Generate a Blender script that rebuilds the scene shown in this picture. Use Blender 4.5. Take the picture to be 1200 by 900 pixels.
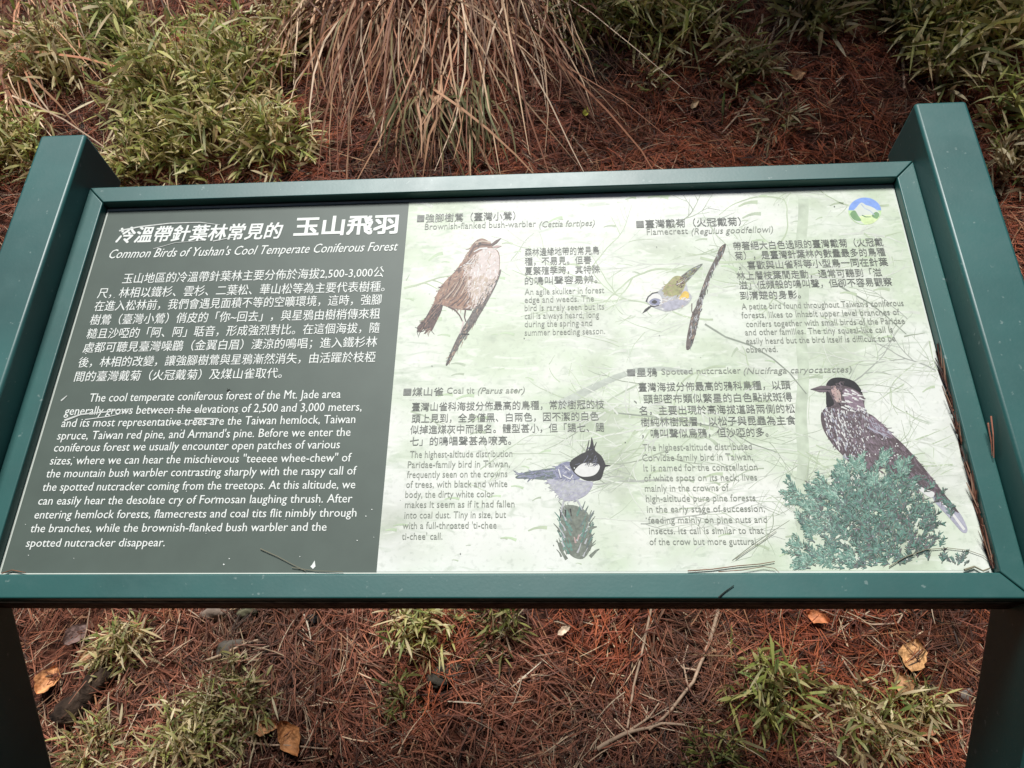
import bpy, bmesh, math, random
import numpy as np
from mathutils import Vector, Matrix, geometry
rnd = random.Random(11)
rng = np.random.default_rng(11)
for o in list(bpy.data.objects): bpy.data.objects.remove(o)
S = bpy.context.scene
C = S.collection

# ------------------------------------------------------------------ camera, sky, sun, exposure
ZB = 0.90                                   # height of the panel's lower edge
CAM = np.array([0.10438875, -0.83441807, 0.48749004 + ZB])
AX = np.array([[0.99798428, -0.01652178, -0.06127316],
               [0.0538979, -0.2890425, 0.95579781],
               [-0.03350203, -0.95717368, -0.28756939]])     # columns: image right, image down, forward
FPX = 919.12                                # focal length for a 1200 px wide frame
cam = bpy.data.cameras.new('camera'); cam.sensor_width = 36; cam.lens = 36 * FPX / 1200
cam.clip_start = 0.02; cam.clip_end = 500
co = bpy.data.objects.new('camera', cam); C.objects.link(co)
m4 = Matrix.Identity(4)
for i in range(3):
    m4[i][0] = AX[i, 0]; m4[i][1] = -AX[i, 1]; m4[i][2] = -AX[i, 2]; m4[i][3] = CAM[i]
co.matrix_world = m4
S.camera = co

SUN_EL, SUN_ROT = 81, 205                   # soft light from high above, a little left and behind the viewer
w = bpy.data.worlds.new('World'); S.world = w; w.use_nodes = True
nt = w.node_tree; bg = nt.nodes['Background']
sky = nt.nodes.new('ShaderNodeTexSky'); sky.sky_type = 'NISHITA'; sky.sun_disc = False
sky.sun_elevation = math.radians(SUN_EL); sky.sun_rotation = math.radians(SUN_ROT)
sky.air_density = 1.0; sky.dust_density = 4.0; sky.ozone_density = 1.0; sky.altitude = 2500
nt.links.new(sky.outputs[0], bg.inputs[0]); bg.inputs[1].default_value = 0.05
sun = bpy.data.lights.new('sun', 'SUN'); sun.energy = 4.6; sun.angle = math.radians(18); sun.color = (1, 0.99, 0.965)
so = bpy.data.objects.new('sun', sun); C.objects.link(so)
e, r = math.radians(SUN_EL), math.radians(SUN_ROT)
sd = Vector((math.sin(r) * math.cos(e), math.cos(r) * math.cos(e), math.sin(e)))
so.rotation_euler = sd.to_track_quat('Z', 'Y').to_euler()
S.view_settings.view_transform = 'Standard'; S.view_settings.look = 'None'
S.view_settings.exposure = 0.24; S.view_settings.gamma = 1.0; S.view_settings.use_curve_mapping = False
S.cycles.max_bounces = 6

# ------------------------------------------------------------------ helpers
TC, TS = 0.6815, 0.7318                     # tilt of the panel
def P2W(u, v, n): return (u, v * TC - n * TS, ZB + v * TS + n * TC)
def ray(px, py):
    d = AX @ np.array([(px - 600) / FPX, (py - 450) / FPX, 1.0]); return d
NRM = np.array([0, -TS, TC]); ORG = np.array([0, 0, ZB])
def uv(px, py, n=0.0):
    d = ray(px, py); s = (n - (CAM - ORG) @ NRM) / (d @ NRM); p = CAM + s * d - ORG
    return (p[0], p[1] * TC + p[2] * TS)

def sin_noise(x, y, k):
    return (np.sin(2.1 * k * x + 1.3 * k * y + k) + np.sin(-1.3 * k * x + 2.6 * k * y + 2 * k) + np.sin(3.3 * k * x - .7 * k * y + .5)) / 3
def g(x, y):
    x = np.asarray(x, float); y = np.asarray(y, float)
    t = (y - 0.60 - 0.05 * np.sin(1.7 * x)) / 0.12
    b = 0.12 * np.logaddexp(0, t) * 1.16
    b = 3.4 - 0.35 * np.logaddexp(0, (3.4 - b) / 0.35)
    near = np.clip((y - 0.15) / 0.5, 0, 1)
    z = b + near * (0.045 * sin_noise(x, y, 1.6) + 0.022 * sin_noise(x + 3, y, 4.3) + 0.010 * sin_noise(x, y + 1, 11.0))
    z -= 0.24 * np.exp(-((x - 1.2) / .42) ** 2 - ((y - 1.78) / .20) ** 2)
    z -= 0.10 * np.exp(-((x - 0.55) / .25) ** 2 - ((y - 1.95) / .15) ** 2)
    return z
def gn(x, y):
    h = 0.02
    n = np.stack([-(g(x + h, y) - g(x - h, y)) / (2 * h), -(g(x, y + h) - g(x, y - h)) / (2 * h), np.ones_like(np.asarray(x, float))], -1)
    return n / np.linalg.norm(n, axis=-1, keepdims=True)
def hit(px, py):
    d = ray(px, py); s = np.arange(0.9, 8, 0.004)
    p = CAM + s[:, None] * d; k = np.argmax(p[:, 2] < g(p[:, 0], p[:, 1]))
    return p[k]
def depth(p): return (np.asarray(p) - CAM) @ AX[:, 2]
def mpp(p): return depth(p) / FPX           # metres per photo pixel

def mesh_np(name, V, F, mat, parent=None, cols=None, loc=None, smooth=False):
    me = bpy.data.meshes.new(name); V = np.asarray(V, np.float32); F = np.asarray(F, np.int32)
    if loc is not None: V = V - np.asarray(loc, np.float32)
    k = F.shape[1]
    me.vertices.add(len(V)); me.vertices.foreach_set('co', V.ravel())
    me.loops.add(F.size); me.loops.foreach_set('vertex_index', F.ravel())
    me.polygons.add(len(F)); me.polygons.foreach_set('loop_start', np.arange(0, F.size, k, dtype=np.int32))
    me.polygons.foreach_set('loop_total', np.full(len(F), k, np.int32))
    if smooth: me.polygons.foreach_set('use_smooth', np.ones(len(F), bool))
    if cols is not None:
        a = me.attributes.new('col', 'FLOAT_COLOR', 'POINT')
        c4 = np.ones((len(V), 4), np.float32); c4[:, :3] = cols; a.data.foreach_set('color', c4.ravel())
    me.update(calc_edges=True)
    return link(name, me, mat, parent)
def link(name, me, mat, parent=None):
    for m in (mat if isinstance(mat, (list, tuple)) else [mat]): me.materials.append(m)
    o = bpy.data.objects.new(name, me); C.objects.link(o)
    if parent: o.parent = parent
    return o
def bm_obj(name, bm, mat, parent=None, smooth=False):
    me = bpy.data.meshes.new(name); bmesh.ops.recalc_face_normals(bm, faces=bm.faces); bm.to_mesh(me); bm.free()
    if smooth:
        for p in me.polygons: p.use_smooth = True
    return link(name, me, mat, parent)
def tag(o, label=None, cat=None, group=None, kind=None):
    if label: o['label'] = label
    if cat: o['category'] = cat
    if group: o['group'] = group
    if kind: o['kind'] = kind
    return o
def empty(name, loc):
    o = bpy.data.objects.new(name, None); C.objects.link(o); o.location = loc; o.empty_display_size = .05; return o

# ------------------------------------------------------------------ materials
def mat(name, col, rough=0.6, spec=0.5, noise=None, bump=None, stops=None, coords='Object', detail=5):
    m = bpy.data.materials.new(name); m.use_nodes = True; n = m.node_tree; b = n.nodes['Principled BSDF']
    b.inputs['Base Color'].default_value = (*col, 1); b.inputs['Roughness'].default_value = rough
    b.inputs['Specular IOR Level'].default_value = spec
    tc = n.nodes.new('ShaderNodeTexCoord')
    if noise:
        sc, amt = noise
        t = n.nodes.new('ShaderNodeTexNoise'); t.inputs['Scale'].default_value = sc; t.inputs['Detail'].default_value = detail
        n.links.new(tc.outputs[coords], t.inputs['Vector'])
        r_ = n.nodes.new('ShaderNodeValToRGB'); n.links.new(t.outputs['Fac'], r_.inputs[0])
        c0 = [max(0, c * (1 - amt)) for c in col]; c1 = [min(1, c * (1 + amt)) for c in col]
        r_.color_ramp.elements[0].position = .3; r_.color_ramp.elements[1].position = .7
        r_.color_ramp.elements[0].color = (*c0, 1); r_.color_ramp.elements[1].color = (*c1, 1)
        if stops:
            r_.color_ramp.elements[0].color = (*stops[0][1], 1); r_.color_ramp.elements[0].position = stops[0][0]
            r_.color_ramp.elements[1].color = (*stops[-1][1], 1); r_.color_ramp.elements[1].position = stops[-1][0]
            for p, c in stops[1:-1]:
                x = r_.color_ramp.elements.new(p); x.color = (*c, 1)
        n.links.new(r_.outputs[0], b.inputs['Base Color'])
    if bump:
        t2 = n.nodes.new('ShaderNodeTexNoise'); t2.inputs['Scale'].default_value = bump[0]; t2.inputs['Detail'].default_value = 6
        n.links.new(tc.outputs[coords], t2.inputs['Vector'])
        bp = n.nodes.new('ShaderNodeBump'); bp.inputs['Strength'].default_value = bump[1]; bp.inputs['Distance'].default_value = bump[2]
        n.links.new(t2.outputs['Fac'], bp.inputs['Height']); n.links.new(bp.outputs[0], b.inputs['Normal'])
    return m
def leaf_mat(name, rough=0.5, trans=0.3):
    m = bpy.data.materials.new(name); m.use_nodes = True; n = m.node_tree; b = n.nodes['Principled BSDF']
    a = n.nodes.new('ShaderNodeAttribute'); a.attribute_name = 'col'
    n.links.new(a.outputs['Color'], b.inputs['Base Color']); b.inputs['Roughness'].default_value = rough
    b.inputs['Specular IOR Level'].default_value = 0.2
    if trans:
        tr = n.nodes.new('ShaderNodeBsdfTranslucent'); n.links.new(a.outputs['Color'], tr.inputs[0])
        mx = n.nodes.new('ShaderNodeMixShader'); mx.inputs[0].default_value = trans
        n.links.new(b.outputs[0], mx.inputs[1]); n.links.new(tr.outputs[0], mx.inputs[2])
        n.links.new(mx.outputs[0], n.nodes['Material Output'].inputs[0])
    return m
M_leaf = leaf_mat('leaf_blades', .5, .4)
M_needle = leaf_mat('needle_litter', .6, 0)
M_green = None
def painted():
    m = mat('green_paint', (.014, .090, .082), .40, .7, noise=(6, .2), bump=(260, .12, .0006))
    n = m.node_tree; b = n.nodes['Principled BSDF']; tc = n.nodes.new('ShaderNodeTexCoord')
    # dirt specks, pale scuffs and a little dust on the paint
    base = b.inputs['Base Color'].links[0].from_socket
    t = n.nodes.new('ShaderNodeTexNoise'); t.inputs['Scale'].default_value = 95; t.inputs['Detail'].default_value = 3
    n.links.new(tc.outputs['Object'], t.inputs['Vector'])
    r1 = n.nodes.new('ShaderNodeMapRange'); r1.inputs[1].default_value = .685; r1.inputs[2].default_value = .74; r1.inputs[4].default_value = .45
    n.links.new(t.outputs['Fac'], r1.inputs[0])
    mx = n.nodes.new('ShaderNodeMixRGB'); mx.inputs[2].default_value = (.24, .31, .29, 1)
    n.links.new(r1.outputs[0], mx.inputs[0]); n.links.new(base, mx.inputs[1])
    t3 = n.nodes.new('ShaderNodeTexNoise'); t3.inputs['Scale'].default_value = 14; t3.inputs['Detail'].default_value = 8; t3.inputs['Roughness'].default_value = .7
    n.links.new(tc.outputs['Object'], t3.inputs['Vector'])
    r3 = n.nodes.new('ShaderNodeMapRange'); r3.inputs[1].default_value = .5; r3.inputs[2].default_value = .72; r3.inputs[4].default_value = .6
    n.links.new(t3.outputs['Fac'], r3.inputs[0])
    mx2 = n.nodes.new('ShaderNodeMixRGB'); mx2.inputs[2].default_value = (.03, .105, .097, 1)
    n.links.new(r3.outputs[0], mx2.inputs[0]); n.links.new(mx.outputs[0], mx2.inputs[1]); n.links.new(mx2.outputs[0], b.inputs['Base Color'])
    rr = n.nodes.new('ShaderNodeMapRange'); rr.inputs[3].default_value = .38; rr.inputs[4].default_value = .52
    n.links.new(t3.outputs['Fac'], rr.inputs[0]); n.links.new(rr.outputs[0], b.inputs['Roughness'])
    return m
M_green = painted()
M_edge = mat('weathered_edge', (.06, .055, .04), .8, .3, noise=(60, .7))
INK = {}
def ink(name, col, amt=.18, scale=140):
    if name not in INK: INK[name] = mat('print_' + name, col, .48, .28, noise=(scale, amt))
    return INK[name]

# ------------------------------------------------------------------ ground sheet
def build_ground():
    far = np.array([3.2, 4, 5.5, 8, 12, 20, 40, 80])
    xs = np.r_[-far[::-1], np.linspace(-2.9, 2.9, 117), far]
    ys = np.r_[-np.array([80, 40, 20, 10, 5, 3, 2, 1.2, .6, .2])[:], np.linspace(0, 3.0, 76), np.array([3.3, 3.8, 4.5, 6, 9, 15, 30, 80])]
    X, Y = np.meshgrid(xs, ys); Z = g(X, Y)
    nx, ny = len(xs), len(ys); i = np.arange(nx * ny).reshape(ny, nx)
    F = np.stack([i[:-1, :-1], i[:-1, 1:], i[1:, 1:], i[1:, :-1]], -1).reshape(-1, 4)
    m = mat('needle_covered_soil', (.05, .022, .014), .9, .2, noise=(28, .5), bump=(70, .9, .02),
            stops=[(.28, (.010, .005, .004)), (.45, (.04, .014, .008)), (.58, (.09, .028, .015)), (.75, (.13, .05, .028))])
    # fibrous streaks of matted needles
    n = m.node_tree; b = n.nodes['Principled BSDF']; base = b.inputs['Base Color'].links[0].from_socket
    tc = n.nodes.new('ShaderNodeTexCoord'); prev = base
    for a, sc in ((20, 1), (75, 1.3), (130, .9)):
        mp = n.nodes.new('ShaderNodeMapping'); mp.inputs['Rotation'].default_value = (0, 0, math.radians(a)); mp.inputs['Scale'].default_value = (18 * sc, 260 * sc, 60)
        n.links.new(tc.outputs['Object'], mp.inputs[0])
        t = n.nodes.new('ShaderNodeTexNoise'); t.inputs['Scale'].default_value = 1; t.inputs['Detail'].default_value = 2
        n.links.new(mp.outputs[0], t.inputs['Vector'])
        r1 = n.nodes.new('ShaderNodeMapRange'); r1.inputs[1].default_value = .58; r1.inputs[2].default_value = .66; r1.inputs[4].default_value = .75
        n.links.new(t.outputs['Fac'], r1.inputs[0])
        mx = n.nodes.new('ShaderNodeMixRGB'); mx.inputs[2].default_value = (.13 * sc, .052, .03, 1)
        n.links.new(r1.outputs[0], mx.inputs[0]); n.links.new(prev, mx.inputs[1]); prev = mx.outputs[0]
    n.links.new(prev, b.inputs['Base Color'])
    o = mesh_np('ground', np.stack([X.ravel(), Y.ravel(), Z.ravel()], -1), F, m, smooth=True)
    tag(o, kind='structure')
build_ground()

# ------------------------------------------------------------------ information board
board = empty('information_board', (0, 0, 0))
tag(board, 'green framed bird information board tilted between two thick green posts', 'information board')
def prism(pts, a, b, axis, bevel, name, parent, mt=None, segs=2):
    """side-view polygon extruded; axis 'u': pts are world (y,z); axis 'n': pts are (u,v) of the panel plane"""
    bm = bmesh.new()
    def w3(p, k): return (k, p[0], p[1]) if axis == 'u' else P2W(p[0], p[1], k)
    lo = [bm.verts.new(w3(p, a)) for p in pts]; hi = [bm.verts.new(w3(p, b)) for p in pts]
    bm.faces.new(lo); bm.faces.new(hi)
    for i in range(len(pts)):
        j = (i + 1) % len(pts); bm.faces.new((lo[i], lo[j], hi[j], hi[i]))
    bmesh.ops.recalc_face_normals(bm, faces=bm.faces)
    if bevel: bmesh.ops.bevel(bm, geom=list(bm.edges), offset=bevel, segments=segs, affect='EDGES', profile=.5)
    o = bm_obj(name, bm, mt or M_green, parent, smooth=True)
    if bevel:
        big = sorted(p.area for p in o.data.polygons)[-len(pts) - 2]
        for p in o.data.polygons: p.use_smooth = p.area < big * .999
    return o
def yz(v, n): p = P2W(0, v, n); return (p[1], p[2])
UR, UW = .630, .704
for s in (-1, 1):
    a, b = sorted((s * UR, s * UW))
    prism([(-.066, -.3), (.046, -.3), yz(.0080, -.056), yz(-.0356, .0565)], a, b, 'u', .005, 'post', board)
    prism([yz(-.0351, .0575), yz(.0084, -.055), yz(.6736, -.055), yz(.6736, .0575)], a, b, 'u', .0045, 'side_rail', board)
HF, LO = .0153, -.050
i0, i1, j0, j1 = -.601, .601, -.004, .5718
o0, o1, q0, q1 = -.6296, .6296, -.0335, .6015
G = .0006
prism([(o0, q1), (o1, q1), (i1 - G, j1), (i0 + G, j1)], LO, HF, 'n', .0016, 'frame_rail', board)
fb = prism([(o0, q0), (i0 + G, j0), (i1 - G, j0), (o1, q0)], LO, HF, 'n', .0022, 'frame_rail', board)
prism([(o0, q0 + 2 * G), (o0, q1 - 2 * G), (i0, j1 - G), (i0, j0 + G)], LO, HF - .0005, 'n', .0016, 'frame_rail', board)
prism([(o1, q0 + 2 * G), (i1, j0 + G), (i1, j1 - G), (o1, q1 - 2 * G)], LO, HF - .0005, 'n', .0016, 'frame_rail', board)
prism([(-.6285, -.0345), (.6285, -.0345), (.6285, -.0325), (-.6285, -.0325)], LO + .006, HF - .016, 'n', 0, 'edge_strip', board, M_edge)
M_dark = mat('panel_margin', (.045, .05, .048), .4, .5, noise=(90, .3))
panel = prism([(-.6035, -.0055), (.6035, -.0055), (.6035, .5745), (-.6035, .5745)], -.005, 0, 'n', 0, 'panel', board, M_dark)

class Sheet:
    """flat printed shapes in the panel plane, gathered into one mesh with several inks"""
    def __init__(s): s.v = []; s.f = []; s.mi = []; s.mats = []; s.k = 0
    def m(s, mt):
        if mt not in s.mats: s.mats.append(mt)
        return s.mats.index(mt)
    def poly(s, pts, mt, n):
        tri = geometry.tessellate_polygon([[Vector((p[0], p[1], 0)) for p in pts]])
        b = len(s.v); s.v += [P2W(p[0], p[1], n) for p in pts]; k = s.m(mt)
        for t in tri: s.f.append([b + i for i in t]); s.mi.append(k)
    def build(s, name, parent):
        me = bpy.data.meshes.new(name); me.from_pydata(s.v, [], s.f)
        nn = NRM
        me.polygons.foreach_set('material_index', s.mi); me.update()
        fl = [p.index for p in me.polygons if p.normal.dot(Vector(nn)) < 0]
        if fl:
            bm = bmesh.new(); bm.from_mesh(me); bm.faces.ensure_lookup_table()
            bmesh.ops.reverse_faces(bm, faces=[bm.faces[i] for i in fl]); bm.to_mesh(me); bm.free()
        return link(name, me, s.mats, parent)
def smooth_poly(pts, k=4):
    out = []; n = len(pts)
    for i in range(n):
        p0, p1, p2, p3 = (np.array(pts[(i + d) % n], float) for d in (-1, 0, 1, 2))
        for j in range(k):
            t = j / k
            out.append(.5 * (2 * p1 + (p2 - p0) * t + (2 * p0 - 5 * p1 + 4 * p2 - p3) * t * t + (3 * p1 - p0 - 3 * p2 + p3) * t ** 3))
    return out
class Pic(Sheet):
    def __init__(s, sc, ox, oy): super().__init__(); s.T = lambda p: uv(p[0] / sc + ox, p[1] / sc + oy); s.n = .0006; s.step = .0000012; s.bins = 0
    def band(s, k):      # k thin ink layers shared by the strokes that follow (0 ends the band)
        if s.bins: s.n += s.bins * 4e-7
        s.bins = k
    def shape(s, pts, mt, sm=True):
        if not s.bins: s.n += s.step
        n_ = s.n + (rnd.randrange(s.bins) * 4e-7 if s.bins else 0)
        pp = smooth_poly(pts, 4) if sm else pts
        s.poly([s.T(p) for p in pp], mt, n_)
    def stroke(s, pts, w0, w1, mt):
        pts = np.array(pts, float); L, R = [], []
        for i, p in enumerate(pts):
            d = pts[min(i + 1, len(pts) - 1)] - pts[max(i - 1, 0)]; d /= np.linalg.norm(d) + 1e-9; q = np.array([-d[1], d[0]])
            ww = w0 + (w1 - w0) * i / (len(pts) - 1); L.append(p + q * ww / 2); R.append(p - q * ww / 2)
        s.shape(L + R[::-1], mt, False)

# --- fields
M_white = ink('white', (.56, .60, .54), .06, 40)
M_field = mat('print_dark_field', (.080, .104, .088), .48, .28, noise=(30, .05))
M_pic = mat('print_pale_foliage', (.45, .5, .4), .48, .28, noise=(9, .2), detail=12,
            stops=[(.30, (.36, .40, .31)), (.42, (.46, .52, .40)), (.5, (.52, .59, .46)), (.58, (.58, .62, .53)), (.70, (.68, .69, .63))])
def hazy_print(m):        # washed-out forest picture: wide light and green areas, drooping wisps, fine grain
    n = m.node_tree; b = n.nodes['Principled BSDF']; base = b.inputs['Base Color'].links[0].from_socket; tc = n.nodes.new('ShaderNodeTexCoord'); prev = base
    for scl, dist, lo, hi, amt, col in (((4, 5, 5), 1.5, .46, .64, .8, (.69, .70, .67)), ((26, 90, 90), 2.5, .55, .68, .5, (.72, .74, .68)), ((22, 70, 70), 3.0, .57, .70, .5, (.35, .42, .32)), ((6, 9, 9), 1, .58, .70, .5, (.36, .47, .29)), ((150, 150, 150), 0, .55, .75, .35, (.30, .34, .28))):
        mp = n.nodes.new('ShaderNodeMapping'); mp.inputs['Scale'].default_value = scl; mp.inputs['Rotation'].default_value = (.1, .3 * dist, .15 * dist); mp.inputs['Location'].default_value = (dist * 3, dist, 7 * amt); n.links.new(tc.outputs['Object'], mp.inputs[0])
        t = n.nodes.new('ShaderNodeTexNoise'); t.inputs['Scale'].default_value = 1; t.inputs['Detail'].default_value = 4; t.inputs['Distortion'].default_value = dist * .4; n.links.new(mp.outputs[0], t.inputs['Vector'])
        r1 = n.nodes.new('ShaderNodeMapRange'); r1.inputs[1].default_value = lo; r1.inputs[2].default_value = hi; r1.inputs[4].default_value = amt; n.links.new(t.outputs['Fac'], r1.inputs[0])
        mx = n.nodes.new('ShaderNodeMixRGB'); mx.inputs[2].default_value = (*col, 1); n.links.new(r1.outputs[0], mx.inputs[0]); n.links.new(prev, mx.inputs[1]); prev = mx.outputs[0]
    n.links.new(prev, b.inputs['Base Color'])
hazy_print(M_pic)
sh = Sheet(); sh.poly([(-.6003, -.001), (.6, -.001), (.6, .5702), (-.6003, .5702)], M_white, .0002); sh.build('border', panel)
sh = Sheet(); sh.poly([(-.5975, .0005), (-.1217, .0005), (-.1217, .566), (-.5975, .566)], M_field, .0004); sh.build('dark_field', panel)
sh = Sheet(); sh.poly([(-.1217, .0015), (.598, .0015), (.598, .5685), (-.1217, .5685)], M_pic, .0004); sh.build('foliage_print', panel)

def in_poly(x, y, P):
    c = False; j = len(P) - 1
    for i in range(len(P)):
        if (P[i][1] > y) != (P[j][1] > y) and x < (P[j][0] - P[i][0]) * (y - P[i][1]) / (P[j][1] - P[i][1]) + P[i][0]: c = not c
        j = i
    return c
def feathers(pic, P, n, ang, ln, wd, keys, jit=.3):
    xs = [p[0] for p in P]; ys = [p[1] for p in P]; k = 0; pic.band(90)
    while k < n:
        x, y = rnd.uniform(min(xs), max(xs)), rnd.uniform(min(ys), max(ys))
        if not in_poly(x, y, P): continue
        k += 1; a = ang + rnd.gauss(0, jit); l = rnd.uniform(*ln); b = rnd.gauss(0, .25)
        pic.stroke([(x, y), (x + l * .5 * math.cos(a), y + l * .5 * math.sin(a)), (x + l * math.cos(a + b), y + l * math.sin(a + b))], wd, wd * .3, rnd.choice(keys))
    pic.band(0)
# --- pale branches and leaf dapples printed behind the birds
pg = [ink('faint_%d' % i, c, .15, 60) for i, c in enumerate([(.30, .34, .26), (.37, .43, .32), (.24, .27, .22), (.40, .47, .33), (.55, .58, .51), (.43, .53, .36), (.33, .35, .31)])]
bgp = Pic(1, 0, 0); bgp.n = .00045; bgp.band(250)
def inside(p): a, b = uv(*p); return -.119 < a < .596 and .004 < b < .566
def clipstroke(pts, a, b, mt):
    pts = [p for p in pts if inside(p)]
    if len(pts) > 2: bgp.stroke(pts, a, b, mt)
def blob(x, y, rx, ry, mt):
    k = 9; ph = rnd.random() * 6
    pts = [(x + rx * math.cos(t) * (1 + .35 * math.sin(3 * t + ph)), y + ry * math.sin(t) * (1 + .35 * math.cos(2 * t + ph))) for t in [i * 2 * math.pi / k for i in range(k)]]
    if all(inside(p) for p in pts): bgp.shape(pts, mt)
for _ in range(170):                        # out-of-focus leaves: short soft dabs
    x, y = rnd.uniform(445, 1160), rnd.uniform(225, 668); q = rnd.uniform(.8, 3.4); a = rnd.gauss(0, .35)
    pale = math.sin(x * .017 + 1.3) + math.sin(y * .023 + x * .006) + rnd.gauss(0, .6)
    mt = pg[4] if pale > .5 else rnd.choice([pg[3], pg[5], pg[1], pg[5]])
    clipstroke([(x + q * 4 * t * math.cos(a), y + q * 2 * t * math.sin(a) + q * .8 * t * t) for t in (-1, -.4, .2, .8)], q * .5, q * 1.3, mt)
clipstroke([(940 + 1.6 * math.sin(i * .9), 219 + i * 14) for i in range(32)], 12, 15, ink('trunk_pale', (.45, .51, .40), .16, 60))
def branch(x, y, a, l, wd, dep, mts):
    pts = []; c = rnd.uniform(-.05, .05); n = max(4, int(l / 5))
    for i in range(n):
        pts.append((x, y)); x += 5 * math.cos(a); y += 4 * math.sin(a); a += c + rnd.uniform(-.16, .16)
        if dep and rnd.random() < .22: branch(x, y, a + rnd.choice((-1, 1)) * rnd.uniform(.35, .95), l * rnd.uniform(.3, .6), wd * .6, dep - 1, mts)
    clipstroke(pts, wd, max(.35, wd * .3), rnd.choice(mts))
for i in range(34): branch(rnd.uniform(640, 1150), rnd.uniform(225, 600), rnd.choice([rnd.uniform(-.4, .5), rnd.uniform(2.7, 3.6)]), rnd.uniform(70, 190), rnd.uniform(2, 3.6), 2, [pg[4], pg[4], pg[3]])
for i in range(17): branch(rnd.uniform(690, 1150), rnd.uniform(225, 620), rnd.choice([rnd.uniform(-.5, .6), rnd.uniform(2.6, 3.7)]), rnd.uniform(60, 170), rnd.uniform(1.2, 2.4), 2, [pg[1], pg[6], pg[0], pg[1]])
for i in range(7): branch(rnd.uniform(460, 700), rnd.uniform(240, 650), rnd.uniform(-.8, .9), rnd.uniform(50, 120), rnd.uniform(1.2, 2.6), 1, [pg[1], pg[3], pg[4]])
clipstroke([(655, 475), (680, 462), (700, 452), (720, 443), (745, 434), (775, 432), (810, 436)], 10, 4, ink('faint_bough', (.40, .44, .38), .2, 70))
clipstroke([(980, 333), (1000, 345), (1020, 356), (1040, 372), (1062, 392)], 2.2, 1, pg[2])
clipstroke([(826, 380), (850, 395), (880, 405), (905, 420), (925, 437), (945, 462)], 2.2, 1.2, pg[2])
clipstroke([(720, 484), (760, 488), (800, 494), (850, 502), (880, 520), (910, 530)], 1.8, 1, pg[2])
clipstroke([(858, 657), (880, 640), (900, 626), (925, 610)], 1.2, .6, ink('branch_line', (.22, .24, .18)))
bgp.build('branch_print', panel)

# --- warbler on a slanting stick
K = {n: ink(n, c, a, 220) for n, c, a in [
    ('brown', (.22, .135, .10), .3), ('dark_brown', (.085, .05, .045), .3), ('rust', (.27, .15, .10), .35), ('breast', (.54, .47, .44), .12), ('buff', (.42, .34, .27), .15),
    ('stick', (.105, .088, .080), .45), ('black', (.02, .02, .022), .3), ('olive', (.27, .27, .12), .3), ('yellow', (.62, .42, .08), .2), ('pale_grey', (.38, .39, .40), .15),
    ('slate', (.20, .21, .30), .25), ('lilac', (.34, .34, .40), .18), ('purple', (.095, .074, .080), .25), ('purple_light', (.22, .165, .20), .3), ('mauve', (.135, .108, .118), .25),
    ('offwhite', (.60, .60, .58), .05), ('pink', (.42, .30, .28), .15), ('teal', (.17, .29, .23), .3), ('teal_light', (.32, .45, .37), .25), ('teal_dark', (.11, .22, .18), .3),
    ('mass', (.12, .15, .145), .3), ('cone', (.15, .17, .14), .35), ('tan', (.31, .22, .16), .3), ('breast_shade', (.40, .335, .30), .2), ('slate_dark', (.11, .115, .16), .3), ('fir_dark', (.055, .095, .075), .3), ('violet', (.185, .145, .17), .25)]}
wb = Pic(4.09, 460, 230)
wb.shape([(520, 350), (512, 390), (470, 480), (400, 600), (330, 700), (280, 790), (255, 812), (275, 755), (320, 660), (380, 560), (430, 470), (490, 385)], K['stick'])
wb.shape([(200, 508), (245, 515), (232, 560), (190, 645), (160, 632), (120, 652), (118, 628), (160, 580)], K['dark_brown'], False)
wb.shape([(475, 228), (440, 205), (410, 208), (378, 238), (362, 280), (330, 320), (280, 385), (230, 440), (200, 505), (235, 522), (270, 532), (330, 545), (385, 540), (440, 500), (490, 430), (510, 370), (515, 300), (505, 262), (480, 248)], K['brown'])
wb.shape([(440, 255), (478, 250), (503, 268), (512, 310), (506, 375), (485, 435), (440, 497), (392, 528), (362, 470), (368, 410), (340, 352), (352, 310), (392, 282)], K['breast'])
wb.shape([(400, 385), (470, 400), (450, 470), (400, 520), (372, 470)], K['buff'])
wb.shape([(300, 365), (350, 358), (385, 410), (362, 450), (385, 520), (330, 538), (270, 525), (208, 503), (235, 430)], K['rust'])
feathers(wb, [(410, 208), (378, 238), (362, 280), (330, 320), (280, 385), (230, 440), (200, 505), (330, 545), (372, 470), (352, 340), (392, 270), (440, 215)], 420, 2.2, (12, 30), 6, [K[k] for k in ('brown', 'brown', 'brown', 'rust', 'tan', 'dark_brown')])
feathers(wb, [(440, 250), (505, 268), (512, 320), (505, 375), (480, 440), (440, 497), (385, 525), (365, 470), (350, 350), (395, 280)], 240, 2.0, (10, 30), 7, [K[k] for k in ('breast', 'breast', 'breast', 'offwhite', 'buff')])
feathers(wb, [(345, 330), (400, 275), (425, 300), (385, 350), (392, 420), (385, 470), (405, 525), (350, 530), (358, 440)], 150, 2.1, (12, 26), 5, [K[k] for k in ('brown', 'tan', 'buff', 'breast_shade', 'breast')])
feathers(wb, [(430, 400), (500, 390), (480, 440), (440, 500), (400, 520)], 60, 2.1, (10, 24), 6, [K[k] for k in ('buff', 'breast_shade', 'breast')])
feathers(wb, [(518, 352), (510, 392), (400, 600), (285, 780), (262, 800), (280, 750), (380, 560), (430, 470)], 110, 2.05, (14, 34), 4, [K[k] for k in ('stick', 'black', 'tan', 'mass')], .2)
feathers(wb, [(205, 512), (242, 518), (232, 560), (188, 640), (125, 645), (160, 580)], 70, 2.2, (20, 45), 5, [K[k] for k in ('dark_brown', 'black', 'brown')], .15)
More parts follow.
